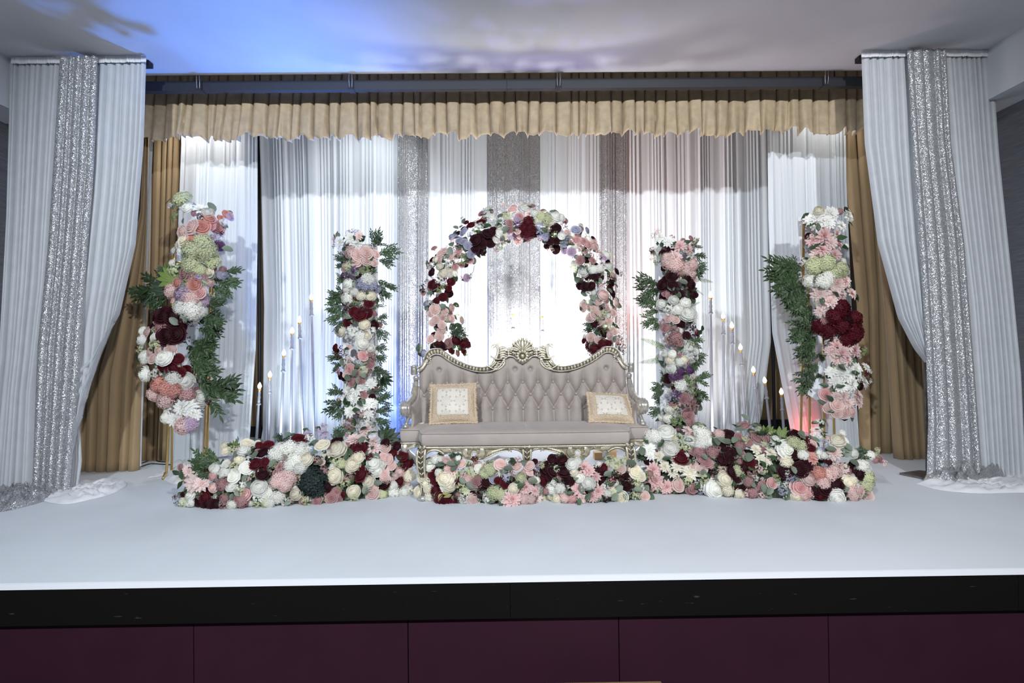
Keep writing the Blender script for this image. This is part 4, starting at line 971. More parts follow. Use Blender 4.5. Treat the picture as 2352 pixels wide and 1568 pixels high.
def arrange(parent, data, ox, oy, k, surf, seed, leaves=40, green='leaf_willow', fill=40, small=1.0, reach=1.6, low=lambda x: 9e9, hmax=9.0, deep=.035):
    # data: one token per blossom, read off the photograph; surf(px, py) -> point on the arrangement, outward normal
    rg = random.Random(seed); blooms = []
    for t, c, nums in TOK.findall(data):
        n = [float(x) for x in nums.strip(',').split(',')]
        px, py = ox + n[0] * k, oy + n[1] * k
        if t in MK:
            r_ = (n[2] if len(n) > 2 else 36) * k; p, nr = surf(px, py); blooms.append((px, py, r_))
            place_bloom(parent, t, c, p, nr, r_ / ppm(p.y), rg)
        elif t in 'GFK':
            q0, n0 = surf(px, py); ex, ey = ox + n[2] * k, oy + n[3] * k; q0 = q0 - n0 * 0.04
            Yb = q0.y + rg.uniform(-.06, .05)
            q1 = at(ex, ey, Yb); mat = {'G': green, 'F': 'leaf_light', 'K': 'leaf_dark'}[t]
            if c == 'l': mat = 'leaf_light'
            if c == 'd': mat = 'leaf_dark'
            o = put({'G': 'leaf_spray', 'F': 'fern_frond', 'K': 'broad_leaf'}[t], shape(t, mat, rg.randrange(3)), parent)
            d = q1 - q0; z = Vector((rg.uniform(-.4, .4), -1, rg.uniform(0, .6)))
            o.matrix_basis = Matrix.Translation(q0) @ frame(d, z).to_4x4() @ Matrix.Diagonal((d.length * .95,) * 3 + (1,)) if t != 'G' else Matrix.Translation(q0) @ frame(d, z).to_4x4() @ Matrix.Diagonal((d.length * .88, max(d.length, .16) * .85, max(d.length, .16) * .85, 1))
        else:
            p, nr = surf(px, py); L_ = (n[2] if len(n) > 2 else 62) * k / ppm(p.y)
            place_leaf(parent, t, {'E': 'leaf_grey', 'L': 'leaf_dark'}[t] if c != 'o' else 'leaf_olive', p + nr * .02, nr, L_, rg)
    for i in range(leaves):
        px, py, r_ = rg.choice(blooms); a = rg.uniform(0, 6.28); px += math.cos(a) * r_ * 1.05; py += math.sin(a) * r_ * 1.05
        p, nr = surf(px, py); tt = rg.choice('EELLLE'); place_leaf(parent, tt, rg.choice({'E': ('leaf_grey', 'leaf_grey', 'leaf_willow'), 'L': ('leaf_dark', 'leaf_willow', 'leaf_dark')}[tt]), p - nr * rg.uniform(0, deep), nr, rg.uniform(.05, .085) * small, rg)
    # small blossoms tucked into the gaps that are left
    tries = 0; put_in = 0
    while put_in < fill and tries < fill * 30:
        tries += 1; px, py, r_ = rg.choice(blooms); a = rg.uniform(0, 6.28); d = r_ * rg.uniform(.9, reach); px += math.cos(a) * d; py += math.sin(a) * d; r2 = rg.uniform(6, 9.5)
        if py > low(px) - 4: continue
        if any((px - x) ** 2 + (py - y) ** 2 < (r3 * .8 + r2 * .45) ** 2 for x, y, r3 in blooms): continue
        p, nr = surf(px, py)
        if p.z > hmax: continue
        t, c = rg.choice(FILL); place_bloom(parent, t, c, p - nr * .02, nr, r2 / ppm(p.y), rg); blooms.append((px, py, r2)); put_in += 1
    return blooms
FILL = [('S', 'w'), ('S', 'w'), ('S', 'y'), ('S', 'g'), ('S', 'q'), ('S', 'b'), ('H', 'w'), ('H', 'q'), ('R', 'q'), ('R', 'b'), ('R', 'd'), ('R', 'd'), ('B', 'd'), ('S', 'm'), ('S', 'c'), ('S', 'v')]
def place_bloom(parent, t, c, p, nr, r_, rg):
    nr = (nr + Vector((rg.uniform(-.35, .35), rg.uniform(-.25, .1), rg.uniform(-.2, .35)))).normalized()
    o = put(MK[t][0], shape(t, c, rg.randrange(3)), parent)
    x = nr.orthogonal(); x.rotate(Quaternion(nr, rg.uniform(0, 6.28)))
    s = r_ * rg.uniform(1.14, 1.32)
    o.matrix_basis = Matrix.Translation(p - nr * (r_ * .25) + nr * rg.uniform(-.012, .012)) @ frame(x, nr).to_4x4() @ Matrix.Diagonal((s, s, s, 1))
def place_leaf(parent, t, mat, p, nr, L_, rg):
    o = put('leaf', shape(t, mat, 0), parent); x = nr.orthogonal(); x.rotate(Quaternion(nr, rg.uniform(0, 6.28))); x = x + nr * rg.uniform(0.1, .7)
    o.matrix_basis = Matrix.Translation(p - x.normalized() * L_ * .3) @ frame(x, nr + Vector((0, 0, .3))).to_4x4() @ Matrix.Diagonal((L_, L_, L_, 1))
def axis_surf(line, Y, rad):
    # tube round a polyline given in image points at depth Y
    P = [Vector((x, y)) for x, y in line]; rp = rad * ppm(Y)
    def f(px, py):
        q_ = Vector((px, py)); best = None
        for a, b_ in zip(P, P[1:]):
            t = max(0, min(1, (q_ - a).dot(b_ - a) / (b_ - a).length_squared)); c = a.lerp(b_, t); d = (q_ - c)
            if best is None or d.length < best.length: best = d
        e = min(1.0, best.length / rp); dy = math.sqrt(max(0.0, 1 - e * e))
        p = at(px, py, Y - rad * dy * .9)
        return p, Vector((.75 * best.x / rp, -max(dy, .75), -.6 * best.y / rp + .12)).normalized()
    return f
def bed_surf(front, depth, h):
    # mound whose foot runs along the image points 'front' on the boards
    F = [on_floor(*p) for p in front]
    def yf(x):
        for a, b_ in zip(F, F[1:]):
            if x <= b_.x: return lerp(a.y, b_.y, max(0, min(1, (x - a.x) / (b_.x - a.x))))
        return F[-1].y
    def f(px, py):
        p = at(px, py, F[0].y)
        for _ in range(6):
            e = max(0.0, min(0.999, p.z / h)); p = at(px, py, yf(p.x) + .05 + depth * (1 - math.sqrt(1 - e * e)))
        e = max(0.0, min(0.98, p.z / h)); p.z = max(p.z, .03)
        return p, Vector((.05 * math.sin(px), -math.sqrt(1 - e * e) - .25, e * .9)).normalized()
    Fl = list(front)
    f.low = lambda px: interp([(y, x) for x, y in Fl], px)
    f.F = F; f.yf = yf; f.depth = depth; f.h = h; return f
def moss_mound(parent, sf, h, bk=.9):
    F = sf.F; mb = MB(); P = []
    n = 26
    for i in range(n + 1):
        x = lerp(F[0].x + .09, F[-1].x - .09, i / n); e = min(1, i / 3, (n - i) / 3) ** .5; y = sf.yf(x); row = []
        for a in [math.pi * j / 12 for j in range(13)]:
            row.append((x, y + .09 + (sf.depth * bk) * (1 - math.cos(a)) , max(0.004, (h - .05) * e * math.sin(a) * (1 + .12 * noise.noise(Vector((x * 6, a * 2, 1)))))))
        P.append(row)
    mb.grid(P); return mb.build('moss_base', 'moss', parent)
# ---------------------------------------------------------------- flower arrangements
GROUP = 'wedding flower arrangements'
def posts(parent, lst, mat='gold_metal', r_=.011):
    for pts in lst:
        mb = MB(); mb.tube(smooth_line(pts, 4) if len(pts) > 2 else pts, r_, 8); mb.build('post', mat, parent)
# leftmost stand: flowers on a gold frame, sweeping down to the left
Y1 = 4.92
foot = on_floor(374, 1102); b0 = at(384, 1082, Y1)
T = thing('flower_stand', (at(430, 1085, Y1).x, Y1, 0), 'leftmost flower stand on gold legs, coral roses near its top', 'flower stand', GROUP)
posts(T, [[(foot.x, foot.y, .012), (b0.x - .01, Y1 - .01, .05), (b0.x, Y1, .16), at(392, 800, Y1), at(402, 560, Y1)], [(at(394, 1050, Y1 + .22).x, Y1 + .22, 0.0), at(400, 600, Y1 + .22)],
          [(at(467, 1060, Y1).x, Y1, 0.0), at(478, 800, Y1), at(486, 600, Y1)], [(at(474, 1040, Y1 + .22).x, Y1 + .22, 0.0), at(484, 800, Y1 + .22), at(492, 600, Y1 + .22)]])
posts(T, [[at(402, 560, Y1), at(486, 560, Y1)], [at(390, 860, Y1), at(476, 860, Y1)], [at(402, 560, Y1), at(400, 600, Y1 + .22), at(492, 600, Y1 + .22), at(486, 600, Y1)]], r_=.009)
ln1 = [(445, 510), (450, 560), (440, 640), (425, 700), (390, 740), (375, 800), (385, 880), (415, 960)]
sf = axis_surf(ln1, Y1 - .06, .19)
mb = MB(); mb.tube(smooth_line([at(x, y, Y1 + .03) for x, y in ln1], 4), .05, 8); mb.build('foam_core', 'post_white', T)
D1 = '''Hy385,95,50 Sg350,110,40 Pw415,140,38 Sg345,205,35 Dw500,150,45 Pw540,180,35 E570,165,70 Ro550,210,32 Ro508,262,38 Rb445,265,42 Ro555,250,28 Rp605,270,32 Rb385,295,35 Ro655,190,22 Rl675,205,22 Ro620,210,18 Sw640,235,25
Rc395,345,34 Ro445,345,28 Rw360,365,25 Rw330,405,24 Rw365,405,22 Hy510,340,50 Hy440,400,55 Hy530,400,60 Hy560,460,50 Sv610,330,30 Ru612,378,26 E640,395 Hy440,490,50 Hy490,515,35 Sy340,520,40 Rq400,545,42 Rc540,530,30 Pb585,560,26 Pv632,550,28 Ro460,610,32 Sq490,560,40 Pb555,595,24 Ro355,600,26 Sg410,600,35
Hb320,650,40 Hl390,665,55 Hb440,685,45 Rp490,660,30 Hl525,705,36 Hw370,750,40 Hw440,765,50 Hw490,770,40 Pw460,820,25 Rd270,790,45 Rd320,800,45 Rd230,800,30 Sd400,830,35 E355,840 E400,800 Rq243,865,28 Rb170,895,30 Pw150,940,38 Rd290,920,50 Rd350,910,45 Bd400,930,35 Sy230,965,38 Rw210,925,20
Rb183,1015,26 Rb235,1000,26 Rb318,1000,28 Rb210,1055,26 Pw285,1050,45 Sy140,1000,30 Hw150,1045,35 Rm360,1055,30 Rm258,1090,30 Rm320,1115,30 Rm368,1135,30 Rm417,1128,28 Pw155,1150,38 Sw215,1150,35 Hw330,1175,40 Pw400,1190,45 Ho250,1210,45 Ho290,1225,50 Ho330,1245,45 Hp420,1265,38 Hb220,1270,38 Hb290,1300,45 Pw500,1290,45
Dw290,1350,40 Dw380,1345,50 Dw430,1340,45 Dw460,1390,40 Dw340,1420,45 Hw290,1410,30 Hb380,1460,45 Hl430,1450,40 G300,620,55,640 G300,600,180,570 G280,680,165,745 G290,640,120,690 G580,560,765,530 G590,580,740,635 G580,600,660,705 G520,740,655,740 G500,790,640,890 G480,880,640,930 G450,960,610,985 G430,1000,595,1065
G440,1100,620,1175 G470,1180,740,1340 G520,1220,750,1215 G480,1000,600,920 G470,850,640,800 G440,1050,600,1140 G460,940,570,1040 G420,960,540,1120 G520,700,650,720 Kl300,540,270,470 Kl330,580,230,530 Kd290,640,190,600 Kd260,700,200,750 Gd280,560,250,490'''
arrange(T, D1, 270, 420, .3825, sf, 1, 80, fill=60, reach=1.3)
# inner left column
Y2 = 4.62
T = thing('flower_column', (at(825, 1000, Y2).x, Y2, 0), 'left inner flower column with blush roses near the top and dark willow leaves', 'flower column', GROUP)
sf = axis_surf([(822, 545), (826, 990)], Y2, .19)
x0_, x1_ = at(788, 700, Y2 + .02).x, at(862, 700, Y2 + .02).x
mb = MB(); mb.box(x0_, x1_, Y2 + .0, Y2 + .12, .02, at(822, 560, Y2).z); mb.build('column_core', 'post_white', T, smooth=False)
mb = MB(); mb.box(x0_ - .06, x1_ + .06, Y2 - .06, Y2 + .18, 0, .02); mb.build('column_base', 'post_white', T, smooth=False)
D2 = '''Dw240,170,45 Dw310,140,45 Dw355,170,45 Db375,125,32 Hb320,240,45 Rb370,255,37 Rb425,240,38 Rb357,300,32 Rb425,290,34 Rb490,250,26 Rb480,310,25 Rb270,335,32 Sy305,330,35 Su310,395,38 Su345,360,30 Sg420,360,45 Su265,405,25 Hw440,420,45 Hv400,460,50 Hv460,460,40 Pw297,455,32 Pw335,512,32 Pw285,495,25 Pc390,535,32 Pc450,540,36 Hw290,560,42 Pv500,490,26
Bm300,620,40 Rm445,590,26 Rm385,670,40 Rm340,650,30 Rm440,665,32 Sm410,630,35 Rm295,715,35 Bm350,715,25 Rd488,738,28 Pc415,740,30 Pc250,785,36 Sw310,785,45 Sw370,790,35 Hw380,820,40 Pc432,818,25 Sw460,780,32 Pw400,870,38 Pw455,905,25 Rm213,900,22 Bm250,930,45 Bm270,965,30 Rp405,955,32 Sq460,960,35 Rq448,1010,30 Rp310,1048,30 Rb280,1075,26 Sq240,1060,30
E275,1010 E345,1085 E410,1095 E300,1100 Sy400,1055,35 Rq390,1125,24 Rq325,1140,24 Dw350,1185,45 Dw300,1200,45 Dw420,1165,45 Dw460,1150,35 Dw270,1260,40 Dw340,1250,45 Dw430,1280,45 Dw470,1280,35 Dw310,1340,45 Dw440,1350,40 Dw380,1300,40 L380,1275 L350,1330 L290,1280 Sq300,1440,40 Sw420,1420,35
G490,210,500,60 G510,190,550,140 G510,240,670,225 G520,280,630,325 G300,290,195,255 G290,320,205,320 G510,420,635,525 G520,480,595,575 G270,530,165,510 G270,560,130,560 G270,640,135,705 G270,700,190,785 G260,600,140,640 G490,620,530,560 G510,700,580,690 G500,750,575,850 G490,900,575,905 G500,950,565,1000 G490,1020,575,1120
G240,960,150,960 G240,1000,175,1055 G250,1220,150,1185 G250,1260,120,1345 G260,1300,190,1395 G480,1220,570,1190 G490,1270,615,1240 G490,1340,610,1330 G490,1380,590,1455 K540,1110,600,1160 Gd400,350,500,390 Gd430,360,460,300 G250,420,215,425 G480,1060,540,1060'''
arrange(T, D2, 700, 500, .3316, sf, 2, 120, fill=80, reach=1.3)
# inner right column
T = thing('flower_column', (at(1568, 1000, Y2).x, Y2, 0), 'right inner flower column with lilac pink hydrangeas on top and fern fronds', 'flower column', GROUP)
sf = axis_surf([(1562, 555), (1572, 985)], Y2, .18)
x0_, x1_ = at(1512, 700, Y2 + .02).x, at(1596, 700, Y2 + .02).x
mb = MB(); mb.box(x0_, x1_, Y2 + .0, Y2 + .12, .02, at(1562, 565, Y2).z); mb.build('column_core', 'post_white', T, smooth=False)
mb = MB(); mb.box(x0_ - .06, x1_ + .06, Y2 - .06, Y2 + .18, 0, .02); mb.build('column_base', 'post_white', T, smooth=False)
D3 = '''Dw260,105,38 Dw330,140,42 Dw245,205,40 Dw250,250,38 Dp410,165,45 Dp480,185,42 Db390,245,45 Hb330,290,45 Hb390,310,50 Hb320,250,35 Hb470,340,50 Hb510,310,42 Hb500,370,45 L288,170 Rd357,380,36 Rd290,450,38 Rd465,400,34 Rd500,450,40 Rd360,440,30 Sd380,480,45 Rd420,525,30 Rd510,517,30 Sd470,480,35 E420,430
Pw370,560,32 Pw285,585,36 Pw452,582,36 Sw330,630,40 Pw400,625,36 Pw470,660,48 Rb330,690,28 Rb385,693,30 Sq300,730,38 Rq310,762,32 Sq370,780,38 Bd480,750,45 Rd460,815,28 Sm510,790,35 Sq340,850,40 Sq400,860,40 Hq380,830,40 Rq410,880,20 Sw480,930,50 Sw500,970,45 Pw305,955,22 Pw357,952,24 Pc345,993,32 Pc438,990,26 Pw350,1055,34 Sv320,1010,30 Hw420,1010,35
Pu430,1073,28 Pu480,1067,26 Su370,1110,42 Ru400,1110,30 Hw430,1170,45 Sg490,1150,40 Sg510,1210,40 Ru395,1225,28 Sv350,1250,35 Rq440,1270,34 Sq500,1280,45 Sq470,1320,45 Rq475,1390,38 Sq530,1340,35 Pw332,1345,32 Pw328,1415,32 Pw285,1405,28 Sg390,1420,45 Rq490,1440,30
G270,450,70,400 G270,470,85,545 G260,590,95,550 G250,640,155,640 G250,690,120,725 G260,720,200,765 G520,180,555,125 G530,230,605,260 G530,310,620,330 G540,350,590,385 F540,400,660,435 F520,460,588,530 F290,900,115,835 F280,930,205,1010 F280,990,105,1012 F280,1000,330,1170 F270,880,250,990 G520,930,610,1000 G520,970,560,1060
G530,1140,645,1110 G520,1190,620,1290 G530,1240,580,1315 G290,1170,200,1200 G290,1200,205,1255 G280,1240,230,1310 G280,1330,180,1385 G390,1420,420,1500 G340,1430,330,1500 G400,1400,470,1460 F510,600,570,570 F510,640,545,700 L540,800 L560,760 G500,860,590,860 G300,1130,270,1110'''
arrange(T, D3, 1430, 510, .3189, sf, 3, 120, fill=80, reach=1.3)
# rightmost stand
T = thing('flower_stand', (at(1880, 1075, Y1).x, Y1, 0), 'rightmost flower stand on gold legs, pink dahlias beside a green garland', 'flower stand', GROUP)
def gz(px, py, Yq): p = at(px, py, Yq); return p
posts(T, [[(gz(1838, 1040, Y1).x, Y1, 0), gz(1846, 510, Y1)], [(gz(1893, 1040, Y1).x, Y1, 0), gz(1888, 520, Y1)], [(gz(1860, 1040, Y1 + .22).x, Y1 + .22, 0), gz(1856, 540, Y1 + .22)], [(gz(1917, 1040, Y1 + .22).x, Y1 + .22, 0), gz(1906, 540, Y1 + .22)]])
posts(T, [[gz(1846, 510, Y1), gz(1888, 520, Y1), gz(1906, 540, Y1 + .22), gz(1856, 540, Y1 + .22), gz(1846, 510, Y1)], [gz(1840, 842, Y1), gz(1892, 842, Y1)], [gz(1840, 842, Y1), gz(1858, 846, Y1 + .22)]], r_=.009)
pq = [gz(1832, 498, Y1 + .01), gz(1872, 494, Y1 + .01), gz(1878, 640, Y1 + .01), gz(1842, 640, Y1 + .01)]
mb = MB(); mb.add(pq + [p + Vector((0, .012, 0)) for p in pq], [(0, 1, 2, 3), (7, 6, 5, 4), (0, 4, 5, 1), (1, 5, 6, 2), (2, 6, 7, 3), (3, 7, 4, 0)]); mb.build('backing_board', 'post_white', T, smooth=False)
drape('cloth_wisp', [(1880, 830), (1862, 880), (1852, 905), (1864, 912)], [(1896, 825), (1888, 880), (1884, 915), (1880, 924)], Y1 - .02, 'sheer_white', waves(3, rg), .03, T, rows=14, cols=24)
ln4 = [(1900, 500), (1905, 600), (1915, 690), (1935, 760), (1945, 850), (1935, 940)]
sf = axis_surf(ln4, Y1 - .06, .2)
mb = MB(); mb.tube(smooth_line([at(x, y, Y1 + .03) for x, y in ln4], 4), .05, 8); mb.build('foam_core', 'post_white', T)
D4 = '''Pc450,95,32 Dw540,110,50 Dw490,150,45 Dw600,190,38 Dw640,130,45 Dw400,155,38 Dw520,175,40 Dw440,130,40 L375,125 L385,190 L445,215 L610,95 L635,180 Dp490,255,55 Dp410,285,40 Db590,300,45 Dp480,335,50 Db440,370,45 Dp560,370,42 Db580,240,35 Db530,300,40 L570,275,80 L410,335 L600,335,80 L390,270 Hy430,445,55 Hy510,430,50 Hy610,465,45 Hy560,480,45 Hw400,540,45 Hw480,545,50 Hw520,510,45 Sw340,425,30
Rb565,550,30 Db630,545,42 Db580,580,36 L440,525 L480,590 Db455,630,50 Db530,670,52 Db600,630,45 Db670,620,40 Db490,700,40 L468,670 L680,650 L560,640 Db455,740,30 Db560,620,40 Hm600,715,60 Hm560,770,50 Hm690,780,45 Hm510,860,50 Hm460,840,45 Hm600,840,50 Hm680,870,60 Hm640,920,45 Rm610,710,40 Rm590,820,36 Sd540,900,50 Rd640,800,40 Dp570,960,50 Dp600,1010,45 Dp695,990,42 Db530,1000,40 Db650,1050,40 Db570,1050,35 Sg750,1000,30 Db640,970,36
Dw600,1135,45 Dw690,1110,45 Dw530,1130,38 Dw760,1100,35 Dw560,1190,40 Dw670,1210,48 Dw760,1190,45 Dw600,1230,40 Dw720,1165,40 Dw640,1160,40 L585,1095 L660,1135 L500,1220 L570,1225 Rp500,1275,36 Db610,1290,40 Db710,1275,45 Rb570,1340,36 Db640,1330,38 Rb515,1365,30 Rb620,1390,34 Db700,1320,40 L530,1310 L485,1335 Rb570,1395,28 Rb660,1390,28 Db560,1290,34
G340,480,240,385 G330,480,62,470 G330,480,115,450 G330,520,130,540 G340,540,120,605 G350,560,175,655 G360,580,200,695 G370,600,240,745 G330,500,230,520 G350,540,210,600 G360,570,240,660 G340,620,300,780 G380,680,270,745 G400,720,300,820 G390,760,330,860 G390,800,250,885 G400,850,260,925 G420,860,350,905 G430,900,275,1010 G430,950,300,1050 G430,1000,330,1075 G440,1000,460,1070 G430,1080,340,1130 G420,1110,315,1200 G420,1150,295,1255 G400,1180,330,1295 G430,1130,455,1190
G300,500,190,560 G320,520,170,620 G380,620,330,700 G390,690,360,780 G420,760,380,840 G440,800,400,870 G420,900,380,960 G400,940,350,1020 G430,1070,400,1130 G400,1130,380,1200 G310,470,180,430 G320,560,220,700 G360,640,310,740'''
arrange(T, D4, 1720, 450, .357, sf, 4, 80, fill=50, reach=1.3)
# arch behind the settee
YA2 = 5.0
T = thing('flower_arch', (at(1205, 900, YA2).x, YA2, 0), 'round flower arch standing behind the settee', 'flower arch', GROUP)
la = [(1010, 850), (1003, 740), (1008, 660), (1035, 590), (1100, 545), (1150, 522), (1200, 512), (1265, 522), (1320, 552), (1362, 610), (1378, 700), (1385, 800), (1392, 850)]
sf = axis_surf(la, YA2 - .02, .14)
mb = MB(); ring = smooth_line([Vector((at(1012, 860, YA2).x, YA2, 0.0))] + [at(x, y, YA2) for x, y in la] + [Vector((at(1390, 860, YA2).x, YA2, 0.0))], 5)
mb.tube(ring, .016, 8); mb.build('arch_frame', 'post_white', T)
mb = MB(); mb.tube([p + Vector((0, .14, 0)) for p in ring], .012, 8); mb.build('arch_frame', 'post_white', T)
DA = '''Rb990,130,40 Rp1060,190,38 Pw1110,110,45 Db1150,150,40 Pw1200,165,40 Sy950,180,45 E890,190,70 E885,240 Py910,170,30 Rq970,245,32 Rl1045,215,34 Su1040,270,35 Hm1140,240,50 Hm1130,330,60 Hm1100,280,45 Hm1165,300,45 Rb1040,325,28 Rq970,305,30 Rb1040,415,35 Sl970,375,40 Pw880,335,40 E885,375 Pw850,400,30 Rc930,375,25 Sg870,460,45 Sw1200,220,40 Hy1260,190,45 Hy1320,200,50 Pw1390,190,50 Pw1440,200,40 Sy1220,240,40 Sy1290,245,45 Rc1335,240,30 Sv1240,280,45 E1345,160 Sb910,80,30
Rd1395,290,42 Bm1470,270,38 Sv1260,345,45 Sv1300,380,45 Pv1300,350,35 Rd1340,410,35 Rd1400,405,38 Rd1385,485,46 Sg1390,350,35 Rv1580,315,42 Rv1690,315,28 Rv1470,430,34 Sv1500,370,35 Pw1450,370,30 Rl1540,515,38 Rl1470,500,30 Rp1590,400,34 Rp1650,420,34 Sp1540,410,32 Sb1740,440,50 Hb1750,460,40 Rp1690,450,34 Sp1620,470,40 Sq1680,530,45 Rq1620,590,34 Rq1730,595,32 Pw1870,545,38 Sb1790,520,35 Rl1840,560,28 Pw1650,700,48 Hw1740,680,42 Pw1885,650,40 Sy1895,710,45 Sy1560,670,40 Hw1800,670,40 E1700,560
Rd1745,740,36 Rd1800,750,32 Sd1890,770,40 Sd1650,780,35 Rd1615,820,34 Rd1665,840,34 Rd1720,830,38 Bm1855,830,36 Bm1950,770,25 Rd1915,895,38 E1800,800 E1870,870 E1930,830 Sw1700,900,30 Pb1830,915,48 Rb1785,965,34 Rb1950,990,34 Rb1870,1025,34 Rb1745,1030,30 Rb1650,1005,32 Rb1655,1050,26 Rb1765,1080,44 Rb1920,1080,30 Rb1715,1120,42 Sy1840,1080,40 Rb1880,1150,40 Sb1940,1060,35 Rb1810,1160,30 Gd1760,1160,1640,1250 Gd1780,1180,1740,1310 Gd1740,1180,1660,1180 Gd1800,1190,1800,1290 Sy1900,1200,40
Rb1720,1310,38 Rb1785,1330,30 Rb1890,1290,32 Rb1930,1250,34 Rm1645,1330,28 Hm1700,1390,50 Hm1750,1400,45 Hm1830,1370,45 Bd1990,1390,40 Sd1990,1310,30 Hm1880,1360,35 Sd2020,1440,30 Rb1735,1440,24 E1920,1340 Rm610,265,36 Rm565,240,22 Bm530,205,18 Rm700,235,35 Bm745,220,28 Pw755,160,45 Sw700,280,35 Rd770,340,42 Rd820,325,32 Rd650,410,40 Rd710,440,40 Rd700,370,36 Rd790,430,38 Rd650,490,34 Rd690,510,30 Rd735,525,26 Sg660,320,35
Rv545,335,38 Rv505,415,34 Rv460,360,30 Rv545,430,30 Rv575,460,28 Rv605,445,26 E490,310 E540,290 Sb450,415,30 Pv430,370,30 Rb325,525,40 Rb365,500,32 Rb415,555,32 Rb325,590,28 Rp495,500,28 Sp480,540,35 Rv610,535,32 Rp600,590,34 Sg530,590,45 Sw400,620,45 Rp465,650,30 Pc280,590,34 Sb470,600,30 Sw250,650,40 Pc345,720,38 Pc415,690,30 Pc320,650,30 Sw310,770,45 Pw465,710,28 Rm430,790,34 Rm255,810,40 Rm290,840,35 Rm350,930,36 Rd410,890,34 Sd170,850,40 Rm400,850,30 Sd240,890,35 E250,900 Sg320,860,40 Rm290,970,25
Sw210,980,30 Pv190,990,24 Rb275,1045,46 Rb360,1060,36 Rb440,1030,34 Rb230,1085,32 Rb350,1115,34 Rb430,1125,38 Rb285,1140,36 Sy510,1130,35 Rb340,1190,32 Rb330,1240,40 Rb255,1170,30 Rb450,1200,28 Rb240,1320,36 Rb320,1295,36 Gd420,1250,580,1270 Gd420,1230,490,1190 Gd430,1240,560,1220 Hm470,1330,50 Hm560,1350,50 Hm590,1370,30 Rm540,1430,36 Rm430,1425,26 Sm300,1370,50 Sg500,1400,40 Rd260,1390,30 Rd330,1390,35 Pv160,1450,30 Sg150,1400,30 Rl578,755,32'''
arrange(T, DA, 930, 450, .2487, sf, 5, 260, fill=190, small=1.15, reach=1.25)
st_a, st_b = at(930 + 578 * .2487, 450 + 745 * .2487, YA2 - .1), at(930 + 640 * .2487, 450 + 640 * .2487, YA2 - .04)
mb = MB(); mb.tube(smooth_line([st_a, st_a.lerp(st_b, .5) + Vector((.02, 0, -.01)), st_b], 4), .003, 5); mb.build('stem', 'stem_green', T)
